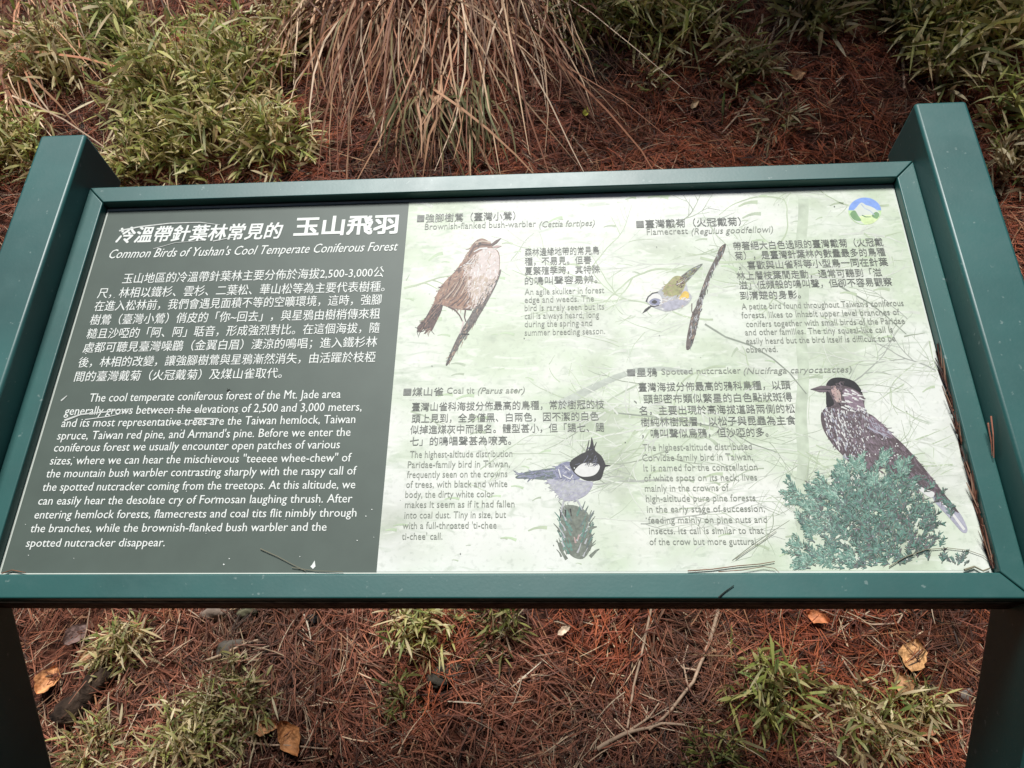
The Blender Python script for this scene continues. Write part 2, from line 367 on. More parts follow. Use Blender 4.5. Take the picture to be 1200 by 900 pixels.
for i in range(9): wb.stroke([(225 + i * 13, 500 - i * 3), (265 + i * 12, 470 - i * 8), (300 + i * 8, 420 - i * 5)], 5, 3, K[('dark_brown', 'brown', 'buff')[i % 3]])
for i in range(6): wb.stroke([(262 + i * 16, 528), (300 + i * 14, 505 - i * 3), (345 + i * 6, 460)], 6, 3, K['dark_brown' if i % 2 else 'rust'])
for i in range(6): wb.stroke([(318 + i * 7, 345 - i * 4), (350 + i * 8, 322), (375 + i * 5, 300)], 4, 2, K[('brown', 'offwhite')[i % 2]])
wb.shape([(470, 232), (496, 212), (522, 201), (500, 226), (478, 240)], K['dark_brown'], False)
wb.shape([(476, 244), (500, 236), (524, 240), (498, 250)], K['pink'], False)
wb.stroke([(470, 222), (430, 216), (395, 226)], 8, 6, K['buff'])
wb.stroke([(472, 234), (425, 232), (388, 246), (366, 290)], 7, 9, K['dark_brown'])
wb.stroke([(455, 250), (420, 252), (390, 268)], 9, 5, K['offwhite'])
wb.shape([(413, 224), (423, 222), (425, 231), (415, 233)], K['black'])
for q in ([(268, 530), (300, 546), (322, 572), (338, 606)], [(340, 540), (380, 546)], [(350, 545), (345, 580), (352, 602)]): wb.stroke(q, 7, 5, K['dark_brown'])
wb.stroke([(340, 600), (335, 625), (322, 660)], 10, 5, K['breast'])
wb.stroke([(330, 662), (368, 662)], 8, 5, K['black'])
wb.build('warbler_picture', panel)

# --- small flamecrest leaning from a branch
fc = Pic(3.53, 730, 210)
fc.shape([(400, 285), (425, 268), (415, 310), (370, 390), (335, 490), (325, 530), (310, 600), (285, 690), (262, 705), (265, 650), (285, 560), (305, 520), (320, 470), (350, 390), (385, 320)], K['stick'])
for i in range(10): fc.stroke([(275 + i * 13, 660 - i * 36), (283 + i * 12, 630 - i * 35)], 5, 3, K['cone' if i % 2 else 'pale_grey'])
feathers(fc, [(402, 285), (424, 270), (412, 312), (368, 392), (310, 600), (284, 690), (264, 700), (286, 560), (322, 470)], 120, 1.85, (10, 26), 3.5, [K[k] for k in ('stick', 'black', 'tan', 'mass', 'pale_grey')], .25)
fc.shape([(215, 420), (245, 398), (280, 372), (330, 350), (302, 385), (265, 425), (240, 445)], K['cone'])
fc.shape([(95, 505), (108, 482), (135, 470), (165, 450), (215, 405), (245, 405), (262, 430), (270, 465), (285, 490), (265, 520), (220, 540), (180, 548), (150, 540), (120, 528)], K['pale_grey'])
fc.shape([(165, 458), (190, 425), (215, 402), (245, 405), (258, 428), (246, 465), (215, 482), (180, 482)], K['olive'])
fc.shape([(218, 430), (240, 408), (262, 412), (250, 445), (228, 450)], K['dark_brown'])
fc.stroke([(222, 436), (240, 428), (255, 416)], 4, 2, K['offwhite'])
fc.shape([(232, 495), (252, 465), (272, 472), (270, 500), (248, 512)], K['yellow'])
feathers(fc, [(165, 450), (215, 405), (245, 405), (262, 430), (240, 480), (180, 485)], 130, 2.6, (8, 18), 4, [K[k] for k in ('olive', 'olive', 'olive', 'tan')])
feathers(fc, [(130, 525), (165, 490), (240, 490), (285, 490), (265, 520), (180, 546)], 130, 2.9, (8, 20), 4, [K[k] for k in ('pale_grey', 'lilac', 'offwhite', 'breast_shade')])
feathers(fc, [(245, 400), (325, 352), (300, 388), (262, 428)], 40, 2.5, (10, 26), 3.5, [K[k] for k in ('cone', 'dark_brown', 'olive', 'pale_grey')], .15)
fc.shape([(160, 520), (215, 500), (262, 505), (225, 535), (180, 543)], K['lilac'])
fc.shape([(102, 500), (122, 478), (150, 478), (162, 505), (145, 525), (115, 520)], K['offwhite'])
fc.shape([(108, 508), (128, 494), (155, 500), (150, 520), (122, 522)], K['slate'])
fc.shape([(118, 510), (130, 501), (142, 508), (132, 517)], K['black'])
fc.stroke([(96, 508), (104, 488), (122, 473), (145, 468)], 6, 4, K['black'])
fc.stroke([(112, 525), (130, 528), (150, 522)], 5, 3, K['black'])
fc.shape([(80, 556), (90, 540), (108, 526), (116, 530), (100, 545)], K['black'], False)
fc.stroke([(285, 515), (284, 545), (292, 565)], 4, 3, K['dark_brown'])
fc.build('flamecrest_picture', panel)

# --- crested coal tit on a spruce tip
ct = Pic(3.46, 440, 430)
ct.shape([(755, 572), (790, 560), (830, 570), (865, 600), (862, 650), (880, 690), (868, 745), (840, 778), (800, 770), (770, 735), (755, 690), (752, 640)], K['cone'])
for i in range(90):
    t = rnd.random(); side = rnd.choice((-1, 1)); x = 808 + side * rnd.uniform(8, 62); y = 570 + t * 190
    ct.stroke([(x, y + 12), (x + side * 7, y - 4), (x + side * rnd.uniform(10, 26), y - rnd.uniform(14, 34))], 8, 2, K[rnd.choice(['cone', 'cone', 'mass', 'teal_dark', 'pale_grey'])])
for q in ([(775, 780), (750, 740), (735, 700)], [(870, 770), (895, 745), (908, 738)], [(860, 660), (885, 650), (898, 648)]): ct.stroke(q, 14, 3, K['cone'])
for q in ([(812, 715), (806, 690)], [(820, 700), (826, 680)]): ct.stroke(q, 8, 4, K['pink'])
ct.shape([(570, 444), (610, 426), (660, 419), (735, 412), (745, 455), (690, 458), (620, 453), (575, 453)], K['mass'])
ct.stroke([(575, 449), (640, 440), (735, 430)], 3, 8, K['slate'])
ct.stroke([(580, 446), (650, 428), (730, 420)], 2, 5, K['lilac'])
ct.shape([(695, 455), (740, 458), (800, 452), (845, 462), (882, 470), (862, 512), (822, 536), (772, 543), (735, 515), (710, 482)], K['lilac'])
ct.shape([(760, 470), (830, 468), (872, 475), (840, 505), (780, 505)], K['pale_grey'])
ct.shape([(735, 405), (790, 385), (832, 440), (810, 460), (762, 462), (735, 455)], K['slate'])
feathers(ct, [(695, 455), (800, 455), (880, 470), (862, 512), (822, 536), (772, 543), (735, 515)], 220, 2.8, (10, 24), 5, [K[k] for k in ('lilac', 'lilac', 'pale_grey', 'pale_grey')])
feathers(ct, [(735, 405), (790, 385), (832, 440), (810, 460), (735, 455)], 150, 2.9, (10, 26), 5, [K[k] for k in ('slate', 'slate', 'slate', 'slate_dark', 'lilac')])
feathers(ct, [(590, 432), (735, 412), (742, 452), (620, 452)], 60, 3.1, (20, 50), 4, [K[k] for k in ('mass', 'slate', 'slate')], .08)
for q in ([(742, 415), (752, 450)], [(760, 440), (790, 455), (800, 438)], [(770, 405), (790, 420)]): ct.stroke(q, 4, 4, K['offwhite'])
ct.shape([(788, 388), (830, 355), (862, 340), (872, 310), (876, 285), (884, 310), (890, 338), (916, 362), (932, 396), (926, 420), (912, 456), (872, 462), (842, 456), (805, 430)], K['black'])
for q in ([(855, 350), (862, 318), (866, 296)], [(880, 345), (890, 320), (896, 306)]): ct.stroke(q, 7, 2, K['black'])
ct.shape([(808, 420), (836, 394), (870, 390), (908, 398), (902, 425), (880, 442), (842, 446), (818, 436)], K['offwhite'])
feathers(ct, [(800, 395), (862, 340), (880, 300), (890, 338), (930, 396), (880, 395), (835, 392)], 70, 2.2, (10, 24), 4, [K['black'], K['black'], K['slate_dark']])
ct.shape([(926, 396), (955, 400), (928, 406)], K['black'], False)
for q in ([(765, 540), (758, 560), (752, 600)], [(815, 535), (828, 558), (838, 580)]): ct.stroke(q, 7, 6, K['pale_grey'])
for q in ([(752, 590), (748, 615)], [(770, 580), (772, 610)], [(790, 575), (794, 605)]): ct.stroke(q, 6, 3, K['black'])
ct.build('coal_tit_picture', panel)

# --- spotted nutcracker above fir branches
nc = Pic(3.334, 890, 420); nc.step = .000001
nc.shape([(690, 530), (720, 548), (780, 602), (812, 668), (792, 680), (740, 622), (680, 555)], K['lilac'])
nc.stroke([(690, 540), (740, 590), (800, 670)], 8, 10, K['offwhite'])
nc.shape([(262, 98), (285, 78), (330, 77), (375, 95), (403, 140), (415, 205), (450, 230), (510, 290), (560, 335), (610, 390), (660, 450), (710, 515), (778, 602), (740, 580), (690, 540), (640, 515), (590, 470), (540, 445), (480, 430), (420, 445), (370, 425), (330, 385), (280, 330), (246, 270), (240, 215), (262, 185), (258, 130)], K['purple'])
nc.shape([(398, 225), (450, 233), (520, 300), (500, 312), (450, 285), (395, 262)], K['purple_light'])
nc.shape([(300, 215), (400, 210), (430, 270), (390, 330), (310, 310)], K['mauve'])
nc.shape([(380, 330), (480, 320), (560, 370), (600, 432), (520, 425), (420, 430)], K['mauve'])
nc.shape([(545, 345), (600, 400), (660, 470), (720, 545), (660, 505), (590, 440)], K['purple'])
for i in range(14): nc.stroke([(400 + i * 12, 300 + i * 9), (450 + i * 12, 335 + i * 11), (490 + i * 13, 400 + i * 9)], 3, 2, K[('purple_light', 'purple', 'mauve')[i % 3]])
feathers(nc, [(415, 205), (450, 230), (560, 335), (660, 450), (770, 598), (640, 515), (540, 445), (420, 445), (390, 320)], 420, .85, (14, 40), 5, [K[k] for k in ('purple', 'purple', 'mauve', 'violet')], .18)
feathers(nc, [(400, 225), (450, 233), (520, 300), (450, 300)], 70, .8, (12, 30), 4, [K[k] for k in ('purple_light', 'violet', 'lilac')], .25)
feathers(nc, [(246, 210), (262, 188), (405, 200), (430, 300), (380, 400), (280, 330)], 260, 1.2, (10, 24), 6, [K[k] for k in ('purple', 'mauve', 'violet')], .4)
nc.stroke([(420, 270), (460, 288), (505, 310)], 6, 3, K['lilac'])
nc.shape([(590, 472), (640, 508), (682, 525), (668, 545), (620, 512)], K['offwhite'])
nc.shape([(198, 121), (240, 107), (278, 110), (278, 131), (235, 133)], K['mauve'], False)
nc.stroke([(200, 122), (240, 121), (278, 122)], 2, 4, K['black'])
nc.shape([(262, 100), (285, 78), (330, 77), (375, 95), (402, 138), (360, 116), (310, 104), (275, 108)], K['black'])
nc.shape([(278, 116), (298, 110), (316, 140), (314, 172), (294, 160)], K['pink'])
feathers(nc, [(262, 100), (330, 90), (410, 150), (412, 205), (330, 190), (265, 185)], 110, .9, (8, 20), 5, [K[k] for k in ('purple', 'black', 'mauve', 'violet')], .4)
feathers(nc, [(280, 120), (310, 115), (322, 170), (292, 165)], 24, 1.2, (8, 16), 4, [K['pink'], K['breast_shade']], .4)
nc.shape([(330, 120), (385, 135), (410, 200), (380, 205), (335, 170)], K['purple_light'])
nc.shape([(262, 130), (280, 150), (290, 180), (262, 188)], K['black'])
for i in range(26):
    x, y = rnd.uniform(318, 405), rnd.uniform(118, 210); nc.stroke([(x, y), (x + rnd.uniform(14, 26), y + rnd.uniform(2, 16))], 7, 2, K['offwhite'])
nc.band(60)
for i in range(340):
    x, y = rnd.uniform(243, 425), rnd.uniform(190, 395)
    if x < 240 + max(0, (y - 260)) * .75 or x > 425 - max(0, y - 330) * .5: continue
    l = rnd.uniform(6, 18) * (1 - .4 * (x > 340)); nc.stroke([(x, y), (x + l * rnd.uniform(.1, .6), y + l)], rnd.uniform(3.5, 7.5) if x < 350 else 3.5, 1.5, K[rnd.choice(['offwhite', 'offwhite', 'pale_grey', 'lilac'])])
for i in range(30):
    x = rnd.uniform(400, 540); y = rnd.uniform(290, 400); nc.shape([(x, y), (x + 4, y + 2), (x + 3, y + 6), (x - 2, y + 4)], K['offwhite'], False)
nc.band(0); nc.stroke([(325, 385), (350, 395), (385, 410)], 6, 3, K['lilac'])
def spray(x, y, a, l, keys, nl):           # a fir twig with needles along both sides
    nc.stroke([(x, y), (x + l * .5 * math.cos(a), y + l * .5 * math.sin(a)), (x + l * math.cos(a), y + l * math.sin(a))], 5, 2, K[rnd.choice(['mass', 'cone'])])
    for i in range(int(l / 2.6)):
        t = rnd.random(); px_, py_ = x + l * t * math.cos(a), y + l * t * math.sin(a)
        b = a + rnd.choice((-1, 1)) * rnd.uniform(.35, .95); m_ = nl * rnd.uniform(.6, 1.1) * (1.1 - .4 * t)
        if py_ + m_ * math.sin(b) > 826 or px_ > 830: continue
        nc.stroke([(px_, py_), (px_ + m_ * .6 * math.cos(b), py_ + m_ * .6 * math.sin(b)), (px_ + m_ * math.cos(b - .1), py_ + m_ * math.sin(b - .1))], 4.2, 1.2, K[rnd.choice(keys)])
DKF = ['mass', 'fir_dark', 'teal_dark', 'fir_dark', 'teal_dark', 'mauve']; MDF = ['teal_dark', 'teal', 'fir_dark', 'mass']; LTF = ['teal', 'teal_light', 'teal', 'teal_dark']
nc.band(120)
for i in range(190):
    x, y = rnd.gauss(470, 105), rnd.uniform(510, 822); spray(x, y, rnd.uniform(-2.8, -.4), rnd.uniform(40, 84), DKF, 24)
nc.band(120)
for i in range(60):
    x, y = rnd.uniform(290, 560), rnd.uniform(460, 640); spray(x, y, rnd.uniform(-2.9, -.3), rnd.uniform(40, 75), MDF, 22)
nc.band(120)
for i in range(60):
    x, y = rnd.uniform(130, 330), rnd.uniform(530, 815)
    if x > 150 + abs(y - 670) * .0: spray(x + 20, y, rnd.uniform(2.9, 4.4), rnd.uniform(36, 70), ['teal', 'teal_dark', 'teal_light', 'mass'], 20)
nc.band(80)
for i in range(75): spray(rnd.gauss(450, 110), rnd.uniform(520, 815), rnd.uniform(-2.8, -.4), rnd.uniform(36, 66), ['teal_dark', 'teal', 'fir_dark', 'mass', 'teal_dark'], 20)
nc.band(150)
for bx, by, a0, n_ in [(150, 530, 3.5, 9), (215, 590, 3.4, 9), (250, 500, 3.9, 7), (330, 460, 4.3, 9), (400, 440, 4.5, 9), (470, 425, 4.8, 9), (540, 450, 5.4, 9), (560, 480, 5.9, 6), (440, 500, 4.6, 8), (300, 540, 3.9, 8),
                       (150, 750, 3.5, 7), (190, 800, 3.2, 10), (270, 780, 3.4, 9), (350, 800, 3.6, 6), (240, 660, 3.4, 6), (600, 600, 5.6, 6), (640, 650, 5.5, 5)]:
    for i in range(n_): spray(bx + rnd.uniform(-22, 28), by + rnd.uniform(-18, 22), a0 + rnd.gauss(0, .45), rnd.uniform(38, 66), LTF if bx < 560 else MDF, 20)
for i in range(14): spray(rnd.uniform(600, 670), rnd.uniform(650, 800), rnd.uniform(-1.4, -.3), rnd.uniform(30, 50), DKF, 20)
for i in range(8): spray(rnd.uniform(760, 800), rnd.uniform(775, 815), rnd.uniform(-2.2, -.8), rnd.uniform(20, 38), ['cone', 'mass', 'teal_dark'], 14)
spray(668, 735, -1.2, 40, DKF, 14)
for i in range(60): x, y = rnd.uniform(280, 620), rnd.uniform(480, 800); nc.shape([(x, y), (x + 4, y + 1), (x + 3, y + 5), (x - 1, y + 4)], K[rnd.choice(['offwhite', 'lilac', 'teal_light'])], False)
nc.build('nutcracker_picture', panel)

# --- round park emblem
em = Pic(3.53, 730, 210)
def disc(cx, cy, rx, ry, a0=0, a1=2 * math.pi, k=40): return [(cx + rx * math.cos(a0 + (a1 - a0) * i / k), cy + ry * math.sin(a0 + (a1 - a0) * i / k)) for i in range(k if a1 - a0 > 6.2 else k + 1)]
em.shape(disc(1000, 133, 68, 56), ink('emblem_green', (.42, .58, .30)), False)
em.shape(disc(1000, 133, 68, 56, math.pi * 1.02, math.pi * 1.98), ink('emblem_blue', (.20, .32, .66), .1), False)
em.shape([(940, 150), (965, 118), (985, 98), (1005, 108), (1020, 112), (1045, 125), (1062, 148), (1040, 175), (1000, 186), (965, 178)], M_white)
em.shape([(975, 160), (1000, 150), (1040, 150), (1060, 156), (1035, 182), (1000, 187)], ink('emblem_lime', (.56, .68, .36)))
em.shape([(940, 142), (958, 130), (972, 150), (985, 172), (962, 172), (946, 160)], ink('emblem_hill', (.17, .30, .15)))
em.shape([(1030, 150), (1046, 136), (1060, 146), (1052, 164), (1036, 160)], ink('emblem_hill', (.08, .16, .10)))
em.stroke([(985, 104), (1000, 122), (1022, 132), (1040, 150)], 5, 3, ink('emblem_haze', (.40, .47, .55), .1))
em.stroke([(988, 150), (1004, 157), (1024, 157)], 4, 3, ink('emblem_dark', (.08, .16, .10)))
em.build('emblem', panel)

# --- lettering
def line_mesh(txt, offset=0, shear=0):
    c = bpy.data.curves.new('txt', 'FONT'); c.body = txt; c.size = 1; c.resolution_u = 2; c.offset = offset; c.shear = shear; c.fill_mode = 'FRONT'
    o = bpy.data.objects.new('txt', c); C.objects.link(o)
    dg = bpy.context.evaluated_depsgraph_get(); dg.update()
    me = bpy.data.meshes.new_from_object(o.evaluated_get(dg))
    n = len(me.vertices); v = np.zeros(n * 3); me.vertices.foreach_get('co', v); v = v.reshape(-1, 3)
    f = [list(p.vertices) for p in me.polygons]
    bpy.data.objects.remove(o); bpy.data.curves.remove(c); bpy.data.meshes.remove(me)
    return v, f
def lettering(name, lines, mt, hpx, ctr, offset=0, shear=0, n=.00095, bold=0):
    """lines: (text, x0, x1, y0[, y1]) in photo pixels, y at the middle of the glyphs; hpx = em height in pixels; ctr = that middle in ems"""
    V, F = [], []
    for L in lines:
        txt, x0, x1, y0 = L[:4]; y1 = L[4] if len(L) > 4 else y0
        a, b = uv(x0, y0), uv(x1, y1); vm = (a[1] + b[1]) / 2
        em_v = uv(x0, y0 - hpx / 2)[1] - uv(x0, y0 + hpx / 2)[1]
        v, f = line_mesh(txt, offset, shear)
        if not len(v): continue
        sx = (b[0] - a[0]) / (v[:, 0].max() - v[:, 0].min()); X = a[0] + (v[:, 0] - v[:, 0].min()) * sx; Y = vm + (v[:, 1] - ctr) * em_v
        steps = [(0, 0)] if not bold else [(-bold, -bold), (bold, -bold), (-bold, bold), (bold, bold), (0, 0)] if bold > .015 else [(-bold, 0), (bold, 0)]
        for q_, (bx, by) in enumerate(steps):
            k = len(V); V += [P2W(x + bx * sx, y + by * em_v, n + q_ * 4e-6) for x, y in zip(X, Y)]; F += [[i + k for i in q] for q in f]
    me = bpy.data.meshes.new(name); me.from_pydata(V, [], F); me.update()
    return link(name, me, mt, panel)
T_white = ink('letter_white', (.70, .73, .69), .03)
T_zh = ink('letter_dark', (.155, .165, .15), .35, 300)
T_en = ink('letter_grey', (.25, .27, .23), .3, 300)
lettering('title', [('玉山飛羽', 346.5, 466, 264.5, 264.5)], T_white, 24, .37, bold=.026)
lettering('title', [('冷溫帶針葉林常見的', 138, 331, 276, 271)], T_white, 20, .37, bold=.018, shear=.12)
lettering('subtitle', [("Common Birds of Yushan's Cool Temperate Coniferous Forest", 129.5, 466.5, 297, 292)], T_white, 15, .27, bold=.004, shear=.3)
lettering('paragraph', [
    ('玉山地區的冷溫帶針葉林主要分佈於海拔2,500-3,000公', 145, 450, 326, 320), ('尺，林相以鐵杉、雲杉、二葉松、華山松等為主要代表樹種。', 116, 451, 342, 338),
    ('在進入松林前，我們會遇見面積不等的空曠環境，這時，強腳', 112, 447, 357.7, 352.6), ('樹鶯（臺灣小鶯）俏皮的「你~回去」，與星鴉由樹梢傳來粗', 107, 445.5, 373.7, 369.3),
    ('糙且沙啞的「阿、阿」聒音，形成強烈對比。在這個海拔，隨', 103, 445, 390, 385.7), ('處都可聽見臺灣噪鶥（金翼白眉）淒涼的鳴唱；進入鐵杉林', 99, 442, 406.5, 402),
    ('後，林相的改變，讓強腳樹鶯與星鴉漸然消失，由活躍於枝椏', 93, 440, 424, 419.5), ('間的臺灣戴菊（火冠戴菊）及煤山雀取代。', 88.5, 331, 441.5, 437.6)], T_white, 13.2, .37, bold=.003)
lettering('paragraph', [
    ('The cool temperate coniferous forest of the Mt. Jade area', 105.4, 399.4, 466.8, 463.8), ('generally grows between the elevations of 2,500 and 3,000 meters,', 76.7, 424, 482, 479),
    ('and its most representative trees are the Taiwan hemlock, Taiwan', 73, 416.6, 496.7, 493), ("spruce, Taiwan red pine, and Armand's pine. Before we enter the", 68, 411, 511.7, 507.8),
    ('coniferous forest we usually encounter open patches of various', 64, 398.6, 526, 522), ('sizes, where we can hear the mischievous "teeeee whee-chew" of', 59.4, 412, 541.6, 537),
    ('the mountain bush warbler contrasting sharply with the raspy call of', 55, 418, 556, 553), ('the spotted nutcracker coming from the treetops. At this altitude, we', 50.6, 416.6, 572, 569),
    ('can easily hear the desolate cry of Formosan laughing thrush. After', 45.6, 413, 588, 585.6), ('entering hemlock forests, flamecrests and coal tits flit nimbly through', 41, 418, 604.8, 601.7),
    ('the branches, while the brownish-flanked bush warbler and the', 36.4, 383, 620.5, 618.6), ('spotted nutcracker disappear.', 31.4, 194, 637.8, 636.6)], T_white, 14.2, .25, bold=.003)
Z, E_, H_ = 10.2, 10.5, 10.8
for L in [('■強腳樹鶯（臺灣小鶯）', 489, 604, 256, 253.5), ('■臺灣戴菊（火冠戴菊）', 745.6, 868, 263, 260), ('■煤山雀', 473, 519.5, 459.5, 459), ('■星鴉', 735, 770, 436.8, 436.4)]: lettering('heading', [L], T_zh, H_, .37, bold=.006)
for L in [('Brownish-flanked bush-warbler', 498, 628, 265.5, 264), ('Flamecrest', 757.8, 806, 272.5, 271.5), ('Coal tit', 523.8, 556, 458.5, 458.3), ('Spotted nutcracker', 775, 868, 436, 435)]: lettering('heading', [L], T_en, 10.4, .27)
for L in [('(Cettia fortipes)', 632, 697, 263.6, 262.2), ('(Regulus goodfellowi)', 810, 906, 271.5, 270), ('(Parus ater)', 560, 615, 458.5, 458), ('(Nucifraga caryocatactes)', 871, 998, 435, 434)]: lettering('latin_name', [L], T_en, 10.4, .27, shear=.25)
lettering('paragraph', [('森林邊緣地帶的常見鳥', 615, 702, 295, 294.5), ('種，不易見。但春', 615, 693, 306, 305.6), ('夏繁殖季時，其特殊', 615, 703, 317, 316.6), ('的鳴叫聲容易辨。', 615, 700, 328.7, 328.3)], T_zh, Z, .37, bold=.003)
lettering('paragraph', [('An agile skulker in forest', 614.8, 708, 342), ('edge and weeds. The', 614.8, 696, 351.5), ('bird is rarely seen but its', 614.8, 708, 361), ('call is always heard, long', 614.8, 702, 370.5), ('during the spring and', 614.8, 694, 380), ('summer breeding season.', 614.8, 709, 389.8)], T_en, E_, .25)
lettering('paragraph', [('帶著絕大白色過眼的臺灣戴菊（火冠戴', 859, 1034.5, 288, 284.5), ('菊），是臺灣針葉林內數量最多的鳥種', 861, 1037, 299.5, 296), ('，喜歡與山雀科等小型鳥一同在針葉', 865.4, 1040, 311, 307.5),
    ('林上層枝葉間走動，通常可聽到「滋', 863, 1033, 323, 320), ('滋」低頻般的鳴叫聲，但卻不容易觀察', 866, 1045, 334, 331), ('到清楚的身影。', 867, 938, 346.5, 345.4)], T_zh, 10.6, .37, bold=.003)
lettering('paragraph', [("A petite bird found throughout Taiwan's coniferous", 868.8, 1058.6, 359.8, 356.5), ('forests, likes to inhabit upper level branches of', 868.8, 1054, 370, 367), ('conifers together with small birds of the Paridae', 874, 1060, 380.5, 377.2),
    ('and other families. The tiny squeal-like call is', 873, 1046, 390.2, 387.2), ('easily heard but the bird itself is difficult to be', 874, 1049, 400.4, 397.7), ('observed.', 874, 911, 410.2)], T_en, E_, .25)
lettering('paragraph', [('臺灣山雀科海拔分佈最高的鳥種，常於樹冠的枝', 483, 708, 476.2, 474.8), ('頭上見到，全身僅黑、白兩色，因不潔的白色', 482.8, 701.6, 489.8, 488.7), ('似掉進煤灰中而得名。體型甚小，但「踢七、踢', 481, 708, 503, 501.7), ('七」的鳴唱聲甚為嘹亮。', 480.5, 599, 517.3, 516.4)], T_zh, 11.2, .37, bold=.003)
lettering('paragraph', [('The highest-altitude distribution', 480.5, 600.4, 533), ('Paridae-family bird in Taiwan,', 478, 597.5, 545), ('frequently seen on the crowns', 477, 594.6, 556.6), ('of trees, with black and white', 476, 594.6, 568.2), ('body, the dirty white color', 475, 579, 580),
    ('makes it seem as if it had fallen', 474.7, 603, 591.8), ('into coal dust. Tiny in size, but', 474, 593, 604.2), ("with a full-throated 'ti-chee", 471.8, 582, 616.6), ("ti-chee' call.", 471, 518.6, 629.4)], T_en, 11.6, .25)
lettering('paragraph', [('臺灣海拔分佈最高的鴉科鳥種，以頭', 748, 926, 453.3, 452), ('、頸部密布類似繁星的白色點狀斑得', 742.7, 928, 467.5, 465.8), ('名，主要出現於高海拔道路兩側的松', 749, 931, 480.8, 479.6), ('樹純林樹冠層，以松子與昆蟲為主食', 750.7, 932, 494.4, 493), ('，鳴叫聲似烏鴉，但沙啞的多。', 752, 900, 508, 507)], T_zh, 11.4, .37, bold=.003)
lettering('paragraph', [('The highest-altitude distributed', 753, 881, 524.8), ('Corvidae family bird in Taiwan.', 752.5, 882, 536.8), ('It is named for the constellation', 754, 887.5, 548.8), ('of white spots on its neck; lives', 754.7, 887, 560.7), ('mainly in the crowns of', 755.5, 854, 572.8), ('high-altitude pure pine forests', 756.8, 885, 584.8),
    ('in the early stage of succession,', 758, 896, 597.2), ('feeding mainly on pine nuts and', 759.5, 898.7, 610), ('insects. Its call is similar to that', 760.5, 894.7, 622.7), ('of the crow but more guttural.', 761, 888, 635.5)], T_en, 11.6, .25)

# --- scratches and chips in the print
sc = Pic(1, 0, 0); sc.n = .00105; sc.band(100)
for pts, a, b in [([(140, 271), (165, 266), (200, 262), (235, 261), (258, 264)], 2.4, .8), ([(250, 283), (270, 279), (282, 278)], 1.5, .6), ([(180, 292), (205, 285), (240, 282)], .8, .5),
                  ([(76, 493), (95, 486), (125, 483), (156, 479)], 3, 1), ([(100, 492), (130, 488), (156, 482)], 1.5, .8), ([(170, 481), (235, 482)], 1.2, 1), ([(228, 491), (256, 491)], 3, 2), ([(200, 497), (250, 497)], 1, .8), ([(72, 470), (79, 464)], 2.2, 1.2)]:
    sc.stroke(pts, a * .75, b * .7, ink('scuff', (.52, .54, .51), .15))
for _ in range(46):
    x, y = rnd.uniform(10, 470), rnd.uniform(245, 665); a, b = uv(x, y)
    if not (-.595 < a < -.125): continue
    q = rnd.choice([.5, .6, .8, 1.1]); sc.shape([(x - q, y), (x, y - q), (x + q, y + .2), (x, y + q)], T_white, False)
sc.shape([(366, 662), (369, 657), (370, 664), (367, 667), (364, 664)], T_white, False)
for _ in range(40):
    x, y = rnd.uniform(450, 1150), rnd.uniform(225, 665); a, b = uv(x, y)
    if not (-.118 < a < .594): continue
    q = rnd.choice([.5, .7, .9]); sc.shape([(x - q, y), (x, y - q), (x + q, y + .2), (x, y + q)], rnd.choice([T_zh, T_white]), False)
sc.build('scratch_marks', panel)

# ------------------------------------------------------------------ blades: needles, leaves, grass
def blades(P, D, N, L, W, bend, prof, c0, c1):
    """P base, D unit direction, N unit normal, L length, W width, bend (n,3) per unit length; prof = width fraction at each station"""
    n = len(P); k = len(prof); t = np.linspace(0, 1, k)
    side = np.cross(D, N); side /= np.linalg.norm(side, axis=1, keepdims=True) + 1e-9
    cen = P[:, None] + D[:, None] * (L[:, None] * t)[..., None] + bend[:, None] * (L[:, None] * t ** 2)[..., None]
    off = side[:, None] * (W[:, None] * np.array(prof) / 2)[..., None]
    V = np.stack([cen - off, cen + off], 2).reshape(-1, 3)
    b = np.arange(n)[:, None] * (2 * k) + np.arange(k - 1)[None] * 2
    F = np.stack([b, b + 1, b + 3, b + 2], -1).reshape(-1, 4)
    col = c0[:, None] * (1 - t[None, :, None]) + c1[:, None] * t[None, :, None]
    col = np.repeat(col, 2, 1).reshape(-1, 3)
    return V, F, col
def joinb(lst):
    V, F, Cc, k = [], [], [], 0
    for v, f, c in lst: V.append(v); F.append(f + k); Cc.append(c); k += len(v)
    return np.concatenate(V), np.concatenate(F), np.concatenate(Cc)
def unit(a): return a / (np.linalg.norm(a, axis=-1, keepdims=True) + 1e-9)

